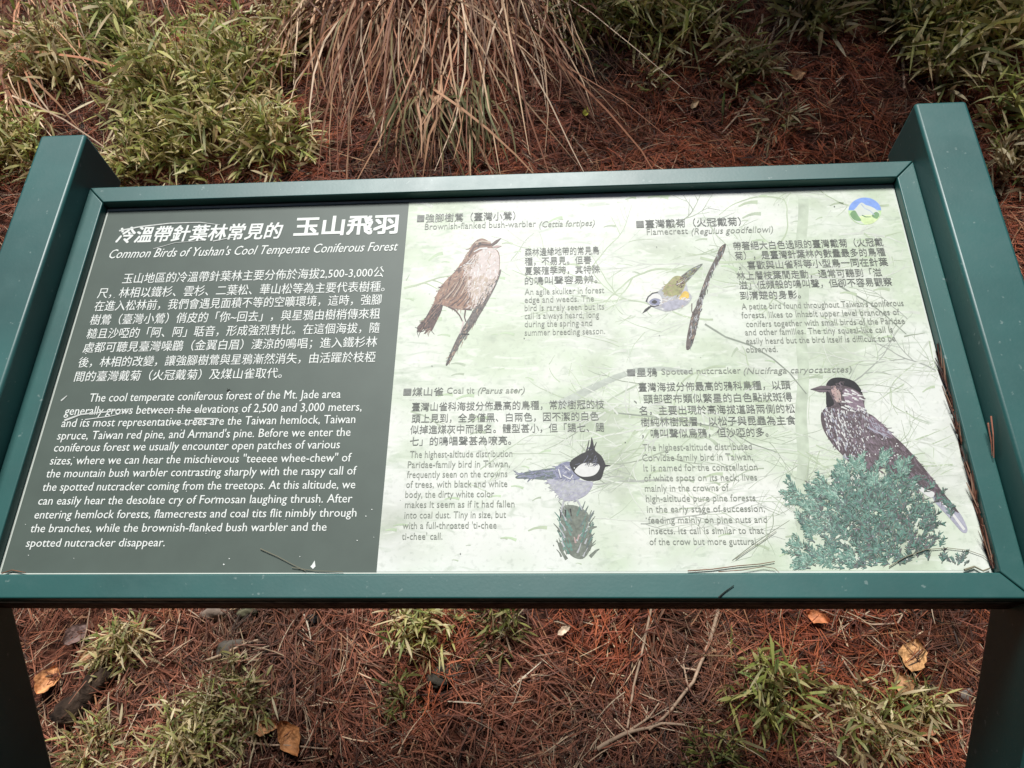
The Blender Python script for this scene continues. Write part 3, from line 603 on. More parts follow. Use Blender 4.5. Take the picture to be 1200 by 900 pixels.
def build_litter():
    n = 420000
    x = rng.uniform(-3.4, 3.4, n); y = rng.uniform(.1, 2.75, n)
    z = g(x, y); p = np.stack([x, y, z], -1); d = p - CAM
    f = d @ AX[:, 2]; px = 600 + FPX * (d @ AX[:, 0]) / f; py = 450 + FPX * (d @ AX[:, 1]) / f
    out = np.maximum(np.maximum(-120 - px, px - 1320), np.maximum(-120 - py, py - 980)) / 420      # thins out well beyond the frame
    ok = (f > .3) & (rng.random(n) > out * .8 + .1 * (out > 0))
    behind = (py > 260) & (py < 640) & (px > 100) & (px < 1100)
    ok &= ~(behind & (rng.random(n) < .6))
    dens = .62 + .38 * sin_noise(x, y, 2.2)
    ok &= rng.random(n) < np.clip(dens + .25, .3, 1)
    p = p[ok]; p = p[:len(p) // 3 * 3]
    p = p[::3]; p = np.repeat(p, 3, 0); n = len(p); N = gn(p[:, 0], p[:, 1])
    flow = 2.5 * sin_noise(p[:, 0], p[:, 1] + 4, 2.9) + 2 * sin_noise(p[:, 0] + 7, p[:, 1], 6.1)
    R = np.repeat(rng.normal(size=(n // 3, 3)), 3, 0) + .8 * np.stack([np.cos(flow), np.sin(flow), 0 * flow], -1); R[:, 1] -= .2; R[:, 2] -= .3; R += rng.normal(0, .22, (n, 3))
    T = unit(R - (R * N).sum(1, keepdims=True) * N)
    lift = rng.normal(0, .13, n) + .06
    D = unit(T + N * lift[:, None])
    L = rng.uniform(.035, .105, n); W = rng.uniform(.0011, .0027, n)
    base = p + N * rng.uniform(.0, .026, n)[:, None] ** 1 - T * (L / 2)[:, None]
    side = np.cross(T, N); bend = side * rng.normal(0, .14, n)[:, None] - N * rng.uniform(.0, .16, n)[:, None]
    Nn = unit(N + rng.normal(0, .35, (n, 3)))
    pal = np.array([[.25, .062, .027], [.16, .040, .019], [.08, .023, .013], [.34, .095, .038], [.32, .15, .07], [.46, .33, .20], [.035, .016, .011], [.17, .08, .045]])
    k = np.repeat(rng.choice(len(pal), n // 3, p=[.29, .25, .15, .14, .06, .025, .04, .045]), 3)
    c = pal[k] * rng.uniform(.75, 1.25, (n, 1))
    age = sin_noise(p[:, 0] * 1.3 + 5, p[:, 1] * 1.3, 2.7) + .6 * sin_noise(p[:, 0] + 1, p[:, 1] + 2, 9.0)      # fresh red patches, older brown ones
    c = c * (.95 + .45 * age[:, None]) * np.array([1, 1, 1]) + np.clip(-age, 0, 1)[:, None] * np.array([.0, .008, .006])
    old = np.clip(.30 - (p[:, 1] - .75) * 1.3 - p[:, 0] * .38 + .5 * sin_noise(p[:, 0] + 9, p[:, 1], 5.2), 0, .30)[:, None]
    grey = c.mean(1, keepdims=True); c = c * (1 - old) + old * (grey * np.array([1.55, 1.0, .74]) + np.array([.035, .022, .014]))
    pale_n = rng.random((n, 1)) < .10 * old + .01; c = np.where(pale_n, np.array([.46, .35, .24]) * rng.uniform(.6, 1.1, (n, 1)), c)
    c = np.clip(c, .008, .8)
    A1 = blades(base, D, Nn, L, W, bend, [1, 1, .9, .35], c, c * .9)
    # broken straw, bark flakes and leaf crumbs between the needles
    m = 4200; j = rng.choice(n, m, replace=False); N2 = N[j]; T2 = T[j]
    pal2 = np.array([[.50, .38, .24], [.38, .25, .14], [.10, .065, .045], [.20, .12, .075], [.32, .15, .07], [.55, .46, .34]])
    c2 = pal2[rng.choice(6, m, p=[.16, .2, .24, .2, .14, .06])] * rng.uniform(.7, 1.2, (m, 1))
    fl = rng.random(m) < .35
    L2 = np.where(fl, rng.uniform(.010, .028, m), rng.uniform(.03, .10, m)); W2 = np.where(fl, L2 * rng.uniform(.15, .4, m), rng.uniform(.002, .0038, m))
    A2 = blades(p[j] + N2 * rng.uniform(.004, .02, m)[:, None], unit(T2 + N2 * rng.normal(0, .25, (m, 1))), unit(N2 + rng.normal(0, .5, (m, 3))), L2, W2, N2 * rng.normal(0, .2, (m, 1)), [.8, 1, .75, .6], c2, c2)
    V, F, col = joinb([A1, A2])
    o = mesh_np('pine_needle_litter', V, F, M_needle, cols=col)
    tag(o, 'red brown fallen pine needles matted over the slope', 'pine needles', kind='stuff')
build_litter()

GREEN = [(.20, .25, .055), (.27, .30, .075), (.34, .34, .10), (.11, .165, .040), (.38, .36, .13)]
STRAW = [(.56, .46, .26), (.66, .57, .37), (.46, .34, .18), (.33, .23, .12)]
KINDS = {   # share of straw leaves, tip colour strength, brightness
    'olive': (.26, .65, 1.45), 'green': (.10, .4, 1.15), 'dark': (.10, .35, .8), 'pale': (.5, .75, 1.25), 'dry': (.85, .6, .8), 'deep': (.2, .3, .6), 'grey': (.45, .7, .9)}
def bamboo(px, py, rpx, kind, label, leaf=30, fans=None, flat=.95, hang=.0, group=None):
    b = hit(px, py); s = mpp(b); r = rpx * s; nrm = gn(b[0], b[1]); up = np.array([0, 0, 1.])
    root = empty('dwarf_bamboo', b); tag(root, label, 'dwarf bamboo', group or 'dwarf bamboo clumps on the slope')
    straw, tip, br = KINDS[kind]; nf = int((fans or rpx * 1.15) * 1.9)
    t1 = unit(np.cross(nrm, up)); t2 = np.cross(nrm, t1)
    rho = np.sqrt(rng.random(nf)); a = rng.uniform(0, 2 * np.pi, nf)
    tan = (rho * np.cos(a))[:, None] * t1 + (rho * np.sin(a))[:, None] * t2
    axis = unit(nrm * .6 + up * .4)
    q = b + tan * r; q[:, 2] = g(q[:, 0], q[:, 1])
    h = r * flat * (1.05 - rho ** 2) * rng.uniform(.3, 1.1, nf) * (1 + .45 * np.sin(a * 3 + px) * np.sin(rho * 5 + py)) + .01     # lumpy crown with gaps
    cen = q + axis * h[:, None]
    FA = unit(tan * .8 + axis * .7 + rng.normal(0, .35, (nf, 3)) + np.array([0, -.15, -hang]))
    # stems: thin curved blades from the root patch to each fan
    P0 = b + tan * r * .45; P0[:, 2] = g(P0[:, 0], P0[:, 1]) - .01
    Ds = cen - P0; Ls = np.linalg.norm(Ds, axis=1); Dn = Ds / Ls[:, None]
    cst = np.array([(.16, .13, .07)] * nf) * rng.uniform(.6, 1.3, (nf, 1))
    st = []
    for kk in range(2):
        Nn = unit(np.cross(Dn, np.array([1, .3 * kk, .2 + kk])))
        st.append(blades(P0, Dn, Nn, Ls, np.full(nf, .0022), np.zeros((nf, 3)), [1, .9, .7], cst, cst))
    k_ = max(4, nf // 3); j_ = rng.choice(nf, k_)                 # dead stalks poking out of the clump
    Dd = unit(Dn[j_] + rng.normal(0, .35, (k_, 3))); cd = np.array(STRAW)[rng.integers(0, 4, k_)] * rng.uniform(.6, 1.1, (k_, 1))
    st.append(blades(P0[j_], Dd, unit(rng.normal(size=(k_, 3))), Ls[j_] * rng.uniform(.9, 1.7, k_) + leaf * s * .5, np.full(k_, .0024), rng.normal(0, .25, (k_, 3)), [1, .9, .8, .4], cd, cd))
    V, F, col = joinb(st); mesh_np('stem', V, F, M_needle, root, col, b)
    # leaves
    per = rng.integers(5, 10, nf); idx = np.repeat(np.arange(nf), per); n = len(idx)
    A = FA[idx]; e1 = unit(np.cross(A, rng.normal(size=(n, 3)))); sp = rng.uniform(.35, 1.35, n)
    D = unit(A * np.cos(sp)[:, None] + e1 * np.sin(sp)[:, None])
    Nn = unit(np.cross(np.cross(D, A + rng.normal(0, .2, (n, 3))), D) + rng.normal(0, .25, (n, 3)))
    L = leaf * .85 * s * np.clip(rng.lognormal(-.25, .38, n), .3, 1.6); W = leaf * s * rng.uniform(.058, .135, n)
    bend = np.stack([rng.normal(0, .08, n), rng.normal(0, .08, n) - .05, -rng.uniform(.05, .38, n)], -1)
    gcol = np.array(GREEN); scol = np.array(STRAW)
    isS = rng.random(n) < straw
    c0 = np.where(isS[:, None], scol[rng.integers(0, len(scol), n)], gcol[rng.integers(0, len(gcol), n)]) * br * rng.uniform(.7, 1.3, (n, 1))
    tc = scol[rng.integers(0, 2, n)] * br
    wt = np.where(rng.random(n) < tip, rng.uniform(.3, 1, n), .1)[:, None]
    c1 = c0 * (1 - wt) + tc * wt
    V, F, col = blades(cen[idx] + A * (rng.uniform(-1.3, .35, n) * leaf * s)[:, None] + rng.normal(0, .08, (n, 3)) * leaf * s, D, Nn, L, W, bend, [.25, .85, 1, .75, .08], c0, c1)
    mesh_np('foliage', V, F, M_leaf, root, col, b)
    return root

PLANTS = [
    (135, 52, 42, 'green', 'small bright green bamboo sprig on the bare upper bank above the left post', 34, None),
    (195, 108, 74, 'olive', 'pale olive dwarf bamboo mound high above the dark text panel', 30, None),
    (282, 90, 68, 'olive', 'olive dwarf bamboo mound touching the left edge of the big dry grass tuft', 30, None),
    (250, 165, 72, 'olive', 'broad dwarf bamboo mound directly behind the left part of the top frame', 30, 70),
    (322, 176, 54, 'olive', 'green dwarf bamboo at the lower left foot of the big dry grass tuft', 30, None),
    (60, 88, 56, 'pale', 'straw tipped dwarf bamboo behind the top of the left post', 32, None),
    (22, 185, 48, 'olive', 'low dwarf bamboo left of the left post top', 28, None),
    (178, 195, 50, 'olive', 'dwarf bamboo tucked behind the notch between left post and top frame', 28, None),
    (345, 45, 36, 'pale', 'sparse yellowish dwarf bamboo among dry blades near the top edge', 28, None),
    (690, 28, 58, 'dark', 'dense dark green dwarf bamboo right of the big dry grass tuft', 26, 60),
    (755, 22, 58, 'olive', 'yellow green dwarf bamboo with pale tips beside the dense dark one', 30, None),
    (815, 30, 46, 'olive', 'loose dwarf bamboo at the top edge above the flamecrest picture', 32, 44),
    (770, 92, 24, 'pale', 'tiny straw coloured bamboo sprout over bare needles above the flamecrest heading', 26, 9),
    (868, 92, 40, 'grey', 'straw leaved dwarf bamboo with two bare stalks on the needle slope', 30, 30),
    (950, 25, 44, 'grey', 'grey straw dwarf bamboo hanging from the top edge left of the right post', 36, 60),
    (1045, 15, 58, 'deep', 'shaded dwarf bamboo at the top edge above the right post', 36, None),
    (1100, 40, 56, 'olive', 'large leaved dwarf bamboo overhanging the top of the right post', 40, None),
    (1160, 35, 60, 'olive', 'large leaved dwarf bamboo filling the upper right corner', 42, None),
    (1112, 92, 36, 'grey', 'dry drooping dwarf bamboo just behind the right post top', 36, 22),
    (1185, 135, 40, 'green', 'fresh green dwarf bamboo leaves right of the right post', 44, 20),
    (1185, 205, 42, 'dry', 'withered brown dwarf bamboo at the right edge beside the right post', 34, 26),
    (905, 150, 30, 'dry', 'withered bamboo sprig in the shaded hollow above the crossing twigs', 26, 12),
    (490, 742, 44, 'olive', 'green and cream dwarf bamboo just below the middle of the bottom frame', 26, 34),
    (580, 738, 34, 'dark', 'shaded dwarf bamboo below the bottom frame next to the flat slate', 28, 16),
    (898, 822, 48, 'green', 'fresh green dwarf bamboo tuft on red needles below the board', 36, 34),
    (1012, 862, 52, 'pale', 'cream and green dwarf bamboo near the foot of the right post', 34, 40),
    (1075, 838, 34, 'pale', 'straw dwarf bamboo beside the inner edge of the right post', 30, 20),
    (275, 828, 50, 'grey', 'grey green dwarf bamboo left of the pair of brown leaves', 26, 46),
    (145, 765, 34, 'pale', 'short pale grassy bamboo tuft above the rotten wood chunk', 24, 40),
    (225, 890, 60, 'pale', 'whitish dwarf bamboo along the bottom edge right of the left post', 28, 54),
    (115, 885, 40, 'pale', 'whitish dwarf bamboo at the inner foot of the left post', 26, 34),
    (835, 895, 38, 'dark', 'low dark bamboo leaves at the bottom edge', 26, 22),
    (470, 830, 26, 'dark', 'small dark bamboo sprout among needles below the cream leaved bamboo', 24, 10),
]
for q in PLANTS: bamboo(q[0], q[1], q[2], q[3], q[4], q[5], q[6])

# ------------------------------------------------------------------ dry grass tufts hanging down the bank
def curve_blades(Ps, W, c0, c1):
    """Ps (n,k,3) stations"""
    n, k, _ = Ps.shape; t = np.linspace(0, 1, k); prof = np.array([.9, 1, 1, .9, .7, .25])[:k] if k == 6 else np.linspace(1, .3, k)
    T = np.gradient(Ps, axis=1); V_ = CAM - Ps
    side = unit(np.cross(T, V_ + rng.normal(0, .8, (n, 1, 3))))
    off = side * (W[:, None] * prof / 2)[..., None]
    V = np.stack([Ps - off, Ps + off], 2).reshape(-1, 3)
    b = np.arange(n)[:, None] * (2 * k) + np.arange(k - 1)[None] * 2
    F = np.stack([b, b + 1, b + 3, b + 2], -1).reshape(-1, 4)
    col = np.repeat(c0[:, None] * (1 - t[None, :, None]) + c1[:, None] * t[None, :, None], 2, 1).reshape(-1, 3)
    return V, F, col
def tuft(label, roots, spread, length, n, pal, wpx=2.2, lift=.09, group='dry grass tufts on the bank'):
    """roots: px box of the root patch (x0,x1,y0,y1); blades fan down the slope"""
    x0, x1, y0, y1 = roots; cx = (x0 + x1) / 2
    b = hit(cx, (y0 + y1) / 2); s = mpp(b)
    root = empty('dry_grass_tuft', b); tag(root, label, 'grass', group)
    Ps = []
    for i in range(n):
        rx, ry = rng.uniform(x0, x1), rng.uniform(y0, y1)
        k = (rx - cx) / max(1, (x1 - x0) / 2); l = rng.uniform(*length)
        a = spread * (k * .75 + rng.normal(0, .55)); ex, ey = rx + l * math.sin(a), ry + l * math.cos(a)
        A = hit(rx, ry); B = hit(ex, ey); N = gn(A[0], A[1]); Ld = np.linalg.norm(B - A)
        hM = lift * rng.uniform(.35, 1.5); t = np.linspace(0, 1, 6)[:, None]; bow = rng.normal(0, .05) * Ld
        P = A * (1 - t) + B * t + N * (4 * hM * t ** .8 * (1 - t) + .012 + rng.uniform(0, .03)) + np.array([1, 0, 0]) * (4 * bow * t * (1 - t))
        gz = g(P[:, 0], P[:, 1]) + .008; P[:, 2] = np.maximum(P[:, 2], gz)
        if rng.random() < .3: kk = rng.integers(2, 5); P[kk:] += np.array([rng.normal(0, .10), rng.normal(0, .04), rng.normal(0, .05)]) * np.arange(1, 7 - kk)[:, None] * .45
        P += np.cumsum(rng.normal(0, .004, (6, 3)), 0); Ps.append(P)
    pal = np.array(pal); c0 = pal[rng.integers(0, len(pal), n)] * rng.uniform(.7, 1.25, (n, 1)); c1 = c0 * rng.uniform(.8, 1.25, (n, 1))
    V, F, col = curve_blades(np.array(Ps), rng.uniform(.6, 1.25, n) * wpx * s, c0, c1)
    mesh_np('blade', V, F, M_needle, root, col * np.array([1.06, .97, .93]), b)
DRY = [(.62, .43, .27), (.48, .29, .17), (.70, .53, .35), (.28, .14, .085), (.76, .62, .45), (.48, .24, .14)]
DRYR = [(.24, .12, .075), (.18, .085, .055), (.30, .19, .12), (.13, .07, .045)]
GRN = [(.15, .165, .07), (.12, .13, .06), (.2, .19, .09)]
tuft('big dry grass tuft hanging down the bank behind the middle of the top frame', (425, 605, -70, 30), .66, (70, 250), 280, DRY + DRY + DRYR + [(.22, .20, .10)], 1.7, .075)
tuft('thin greenish grass tuft standing in front of the big dry tuft', (480, 570, 95, 130), .5, (50, 100), 70, GRN + DRY[:2], 2.2, .05)
tuft('reddish dry grass tuft at the top edge left of the big tuft', (330, 460, -50, 20), .9, (70, 150), 130, DRY + DRYR, 2.0, .06)
tuft('straggly dry grass tuft hanging in the upper left corner', (-20, 100, -50, 10), .6, (50, 150), 70, DRY + DRYR, 1.5, .06)
tuft('dry grass tuft at the top edge above the small bright green sprig', (110, 230, -50, 5), .6, (30, 80), 60, DRY + DRYR, 1.5, .05)
tuft('small dry grass tuft right of the big tuft near the top edge', (600, 680, -20, 30), .7, (40, 110), 55, DRY, 2.0, .05)
tuft('sparse dry grass tuft drooping at the left edge behind the post', (-30, 40, 70, 120), .5, (50, 120), 40, DRY, 2.2, .05)

def tube(points, r0, r1, sides=7, wob=0):
    pts = [np.array(p, float) for p in points]; V, F = [], []
    for i, p in enumerate(pts):
        d = unit(pts[min(i + 1, len(pts) - 1)] - pts[max(0, i - 1)]); a = unit(np.cross(d, np.array([.3, .2, 1]))); c = np.cross(d, a)
        r_ = r0 + (r1 - r0) * i / (len(pts) - 1)
        for j in range(sides):
            th = 2 * math.pi * j / sides; rr = r_ * (1 + wob * math.sin(3 * th + i * 1.7) + wob * .6 * rnd.uniform(-1, 1)); V.append(p + rr * (math.cos(th) * a + math.sin(th) * c))
    for i in range(len(pts) - 1):
        for j in range(sides):
            k = (j + 1) % sides; F.append((i * sides + j, i * sides + k, (i + 1) * sides + k, (i + 1) * sides + j))
    return V, F
def add_shading_conifer():  # out-of-view tree added to shade the upper right of the slope
    b = np.array([2.75, 2.75, float(g(2.75, 2.75))]); root = empty('added_shade_tree', b)
    tag(root, 'unseen leaning conifer added to shade the upper right of the needle slope', 'added tree')
    P = [b + np.array([-.25 * t - .12 * t * t, -.10 * t, 1.1 * t - .03 * t * t]) for t in np.linspace(-.2, 4.2, 12)]
    V, F = tube(P, .11, .03, 10, .06); me = bpy.data.meshes.new('trunk'); me.from_pydata([tuple(v - b) for v in V], [], F); me.update()
    link('trunk', me, mat('conifer_bark', (.10, .07, .05), .9, .2, noise=(14, .5), bump=(40, 1, .02)), root)
    Bs, Ds, Ls = [], [], []
    for i in range(64):
        a = rnd.uniform(math.pi * .75, math.pi * 1.45) if i % 4 else rnd.uniform(0, 6.28); t = rnd.uniform(.38, 1); q = P[int(t * 11)]
        ln = rnd.uniform(.9, 2.1) * (1.25 - .5 * t); d = np.array([math.cos(a), math.sin(a), rnd.uniform(-.02, .3)])
        for k in range(80):
            u = rnd.uniform(.12, 1); c = q + d * ln * u + np.array([0, 0, -.12 * u * u]) + np.array([rnd.gauss(0, .10), rnd.gauss(0, .10), rnd.gauss(0, .04)]) * (.4 + u)
            for _ in range(7): Bs.append(c); Ds.append(d * .5 + np.array([rnd.gauss(0, .7), rnd.gauss(0, .7), rnd.gauss(.1, .5)])); Ls.append(rnd.uniform(.06, .13))
    n = len(Bs); Bs = np.array(Bs); Ds = unit(np.array(Ds)); c = np.array([(.05, .09, .04)]) * rng.uniform(.6, 1.5, (n, 1))
    keep = Bs[:, 2] > 2.45; Bs, Ds, c, Ls = Bs[keep], Ds[keep], c[keep], np.array(Ls)[keep]; n = len(Bs)
    V, F, col = blades(Bs, Ds, unit(rng.normal(size=(n, 3))), Ls, np.full(n, .013), np.zeros((n, 3)), [.6, 1, .2], c, c)
    mesh_np('crown', V, F, M_leaf, root, col, b)
add_shading_conifer()
def add_sky_blocking_conifers():  # unseen trees added behind the viewer; they block low sky and darken the posts
    src = None
    for i, (x, y, sc_) in enumerate([(-6.5, -2.2, 1), (-5.2, -4.2, 1.1), (-3.2, -5.6, .95), (-1.1, -6.0, 1.1), (1.1, -5.8, 1), (3.2, -5.4, 1.1), (5.2, -4.0, .95), (6.6, -2.0, 1.05), (-4.2, -7.5, 1.2), (2.2, -7.8, 1.2)]):
        root = empty('added_shade_tree', (x, y, 0)); root.scale = (sc_,) * 3; root.rotation_euler.z = i * 1.3
        tag(root, 'unseen dark conifer added across the path to block low sky light', 'added tree', 'unseen conifers added to block low sky light')
        if src is None:
            V, F = tube([(0, 0, -.3), (0, 0, 2), (0, 0, 5), (0, 0, 7.6)], .16, .02, 9, .05); me = bpy.data.meshes.new('trunk'); me.from_pydata([tuple(v) for v in V], [], F)
            t_ = link('trunk', me, bpy.data.materials['conifer_bark'], root); n = 15000; h = .5 + 7 * rng.random(n) ** 1.3; a = rng.uniform(0, 6.283, n)
            q = np.sqrt(rng.random(n)) * (1.75 * (1 - h / 7.9)) * (.75 + .25 * np.sin(a * 5 + h * 4)); B = np.stack([q * np.cos(a), q * np.sin(a), h], -1)
            D = unit(np.stack([np.cos(a), np.sin(a), rng.normal(-.2, .3, n)], -1) + rng.normal(0, .4, (n, 3))); c = np.array([(.04, .075, .035)]) * rng.uniform(.6, 1.5, (n, 1))
            V, F, col = blades(B, D, unit(rng.normal(size=(n, 3))), rng.uniform(.12, .3, n), np.full(n, .05), np.zeros((n, 3)), [.5, 1, .2], c, c)
            src = (t_, mesh_np('crown', V, F, M_leaf, root, col))
        else:
            for o in src: c_ = o.copy(); C.objects.link(c_); c_.parent = root
add_sky_blocking_conifers()

# ------------------------------------------------------------------ fallen leaves, stones, wood, twigs
def fallen_leaf(px, py, lpx, wpx, ang, col, label, curl=.25, group='fallen brown leaves'):
    b = hit(px, py); s = mpp(b); N = gn(b[0], b[1])
    view = unit(CAM - b); Nl = unit(N * .5 + view * .6 + np.array([0, 0, .2]))
    ex = unit(AX[:, 0] - (AX[:, 0] @ Nl) * Nl); ey = np.cross(Nl, ex)
    d = math.cos(ang) * ex + math.sin(ang) * ey; q = np.cross(Nl, d)
    L, Wd = lpx * s, wpx * s; bm = bmesh.new(); nu, nv = 10, 6; vs = []
    ph = rnd.random() * 6
    for i in range(nu + 1):
        t = i / nu; wv = (math.sin(math.pi * min(1, t * 1.02)) ** .7) * (1 - .25 * t) + .03
        for j in range(nv + 1):
            k = j / nv * 2 - 1
            wob = 1 + (.13 * math.sin(9 * t + ph + k) + .10 * math.sin(23 * t + 2 * ph)) * abs(k)
            hgt = curl * Wd * (k * k * .8 + .5 * math.sin(3 * t + ph) + .25 * math.sin(7 * t + 2 * k + ph)) + .030
            p = b + d * (t - .5) * L + q * k * wv * Wd / 2 * wob + Nl * hgt
            vs.append(bm.verts.new(Vector(p - b)))
    for i in range(nu):
        for j in range(nv):
            a = i * (nv + 1) + j; bm.faces.new((vs[a], vs[a + 1], vs[a + nv + 2], vs[a + nv + 1]))
    m = mat('fallen_leaf', col, .6, .3, noise=(70, .6), bump=(150, .8, .004))
    o = bm_obj('fallen_leaf', bm, m, None, True); o.location = b
    tag(o, label, 'leaf', group)
BR = (.42, .19, .08); TN = (.45, .27, .15)
fallen_leaf(61, 800, 36, 26, 1.3, (.52, .24, .10), 'orange brown curled leaf beside the left post leg', .3)
fallen_leaf(340, 869, 44, 27, -1.0, (.46, .20, .075), 'larger orange brown leaf of the overlapping pair at the bottom left')
fallen_leaf(313, 856, 30, 20, .2, (.34, .16, .07), 'smaller darker leaf of the overlapping pair at the bottom left')
fallen_leaf(1068, 772, 40, 32, 1.2, (.48, .26, .11), 'round tan leaf near the right post leg')
fallen_leaf(1057, 806, 26, 22, 1.7, (.36, .19, .09), 'small brown leaf just under the round tan leaf')
fallen_leaf(958, 728, 26, 16, -.5, (.42, .15, .06), 'reddish brown leaf close below the bottom frame on the right')
fallen_leaf(626, 101, 20, 13, -1.1, (.48, .28, .18), 'pinkish tan leaf right of the big dry grass tuft')
fallen_leaf(437, 139, 18, 8, 1.4, (.55, .40, .26), 'narrow pale leaf caught in the big dry grass tuft')
fallen_leaf(934, 92, 20, 15, .3, (.50, .28, .14), 'round tan leaf on shaded needles at the upper right')
fallen_leaf(886, 57, 12, 10, .8, (.28, .15, .08), 'dull brown leaf hanging by the bare stalks at the upper right')
fallen_leaf(686, 136, 13, 8, 1.4, (.40, .38, .05), 'tiny yellow leaf behind the top frame')
fallen_leaf(813, 127, 14, 8, .9, (.5, .34, .19), 'small cream brown leaf on needles above the flamecrest heading')
fallen_leaf(1085, 860, 24, 12, .2, (.36, .14, .07), 'rusty curled leaf at the inner base of the right post')
fallen_leaf(660, 742, 18, 9, .6, (.55, .42, .30), 'small whitish curled leaf under the middle of the bottom frame')
fallen_leaf(110, 772, 22, 14, .4, (.42, .22, .12), 'thin tan leaf between the wood chunk and the pale tuft')
fallen_leaf(95, 745, 34, 22, .9, (.16, .10, .085), 'dull grey brown leaf under the left end of the frame')

def stone(px, py, rx, ry, col, label, flat=.6):
    b = hit(px, py); s = mpp(b); bm = bmesh.new(); bmesh.ops.create_icosphere(bm, subdivisions=3, radius=1)
    ph = rnd.random() * 9
    for v in bm.verts:
        c = v.co.copy(); k = 1 + .14 * math.sin(2.3 * c.x + 3 * c.y + ph) + .09 * math.sin(5 * c.z + 4 * c.x + ph) + .03 * math.sin(11 * c.y + ph)
        v.co = Vector((c.x * rx * s * k, c.y * rx * s * flat * k, c.z * ry * s * k))
    m = mat('stone', col, .85, .3, noise=(40, .35), bump=(90, .6, .004))
    o = bm_obj('stone', bm, m, None, True); o.location = b + np.array([0, 0, .35 * ry * s]); o.rotation_euler = (.3, rnd.uniform(-.2, .2), rnd.uniform(0, 1))
    tag(o, label, 'stone', 'stones among the needles')
stone(253, 724, 15, 13, (.24, .18, .14), 'pale angular stone right under the bottom frame on the left')
stone(272, 766, 18, 13, (.10, .085, .068), 'dull brown grey stone below the pale angular stone')
stone(292, 722, 12, 11, (.16, .15, .09), 'mossy stone next to the pale angular one')
stone(525, 790, 30, 7, (.055, .047, .035), 'flat dark slate piece in the needles below the cream leaved bamboo', .5)
stone(966, 787, 11, 10, (.19, .115, .09), 'pinkish round pebble right of the fresh green tuft')
stone(367, 729, 10, 8, (.05, .05, .05), 'small black stone under the bottom frame')
stone(1130, 820, 13, 10, (.17, .14, .12), 'grey stone at the inner edge of the right post')

def ground_path(pp, lift=.012, k=5):
    out = []
    P = [hit(*p) for p in pp]
    for i in range(len(P) - 1):
        for j in range(k): out.append(P[i] * (1 - j / k) + P[i + 1] * j / k)
    out.append(P[-1]); out = np.array(out)
    out[:, 2] = np.maximum(out[:, 2], g(out[:, 0], out[:, 1])) + lift
    return out
M_twig = mat('dry_twig', (.36, .25, .17), .7, .3, noise=(45, .35)); M_twigd = mat('dark_twig', (.13, .09, .06), .8, .3, noise=(45, .4))
def twig(paths, label, mt=None, name='twig', lift=.030):
    V, F = [], []
    for pp, w0, w1 in paths:
        P = ground_path(pp, lift); s = mpp(P[0]); k = len(V); v, f = tube(P, w0 * s / 2, w1 * s / 2, 6, .08); V += v; F += [[i + k for i in q] for q in f]
    b = V[0]; me = bpy.data.meshes.new(name); me.from_pydata([tuple(v - b) for v in V], [], F); me.update()
    for p in me.polygons: p.use_smooth = True
    o = link(name, me, mt or M_twig); o.location = b; tag(o, label, 'twig', 'dry twigs on the needles')
twig([([(843, 722), (832, 762), (812, 812), (786, 846), (760, 870)], 5, 3), ([(818, 800), (800, 798), (790, 785)], 3, 1.5), ([(806, 822), (800, 790), (806, 770)], 2.5, 1.5)], 'forked pale twig slanting down below the right half of the board')
twig([([(765, 718), (755, 765), (742, 820), (735, 868)], 3.5, 2.5)], 'straight thin straw stalk under the middle of the board')
twig([([(700, 893), (735, 872), (775, 862), (802, 864)], 6, 3), ([(738, 870), (760, 855), (772, 838)], 3.5, 2)], 'thick bent twig lying at the bottom edge')
twig([([(583, 720), (592, 755), (601, 785)], 3, 2)], 'short straw stalk right of the shaded bamboo')
twig([([(93, 790), (104, 755), (110, 715)], 2.5, 1.5)], 'thin upright straw stalk by the left post leg')
twig([([(1050, 745), (1062, 725), (1068, 716)], 2.5, 1.5), ([(1048, 745), (1020, 745), (975, 735), (945, 722)], 2.5, 1.5)], 'crooked twig above the round tan leaf')
twig([([(985, 785), (1000, 808), (1028, 822)], 2.5, 2)], 'thin twig between the pebble and the cream and green bamboo')
twig([([(742, 68), (770, 108), (802, 145)], 3, 2)], 'pale stalk slanting over the needles above the flamecrest heading')
twig([([(670, 172), (685, 188), (695, 205)], 3, 2)], 'short pale stalk just behind the top frame')
twig([([(918, 15), (906, 50), (895, 85)], 4, 3), ([(893, 28), (890, 80)], 3, 2.5)], 'two bare bamboo stalks standing in the upper right hollow')
twig([([(882, 118), (868, 142), (845, 168)], 3, 2)], 'thin grey twig in the needles above the flamecrest text')
twig([([(1055, 60), (1057, 90), (1058, 118)], 4, 3)], 'pale upright stalk behind the top of the right post')
twig([([(240, 790), (275, 775), (305, 765)], 4, 2.5)], 'pale stalk lying beside the dull brown grey stone')
twig([([(265, 880), (320, 888), (390, 892)], 3, 2)], 'long pale stalk under the pair of brown leaves')

def rotten_log():
    a, b = hit(78, 848), hit(130, 790); n = 12
    P = [a + (b - a) * i / n + np.array([0, 0, .012 + .006 * math.sin(i)]) for i in range(n + 1)]
    V, F = tube(P, 17 * mpp(a), 11 * mpp(b), 14, .13); V = [v - a for v in V]
    F = [list(f) for f in F]; k = len(V); V += [P[0] - a, P[-1] - a]
    for j in range(14): F.append([k, (j + 1) % 14, j]); F.append([k + 1, n * 14 + j, n * 14 + (j + 1) % 14])
    me = bpy.data.meshes.new('rotten_wood'); me.from_pydata([tuple(v) for v in V], [], F); me.update()
    for p in me.polygons: p.use_smooth = True
    o = link('rotten_wood', me, mat('rotten_wood', (.05, .032, .022), .95, .2, noise=(30, .6), bump=(60, 1, .01))); o.location = a
    tag(o, 'dark rotten wood chunk lying beside the left post leg', 'wood')
rotten_log()

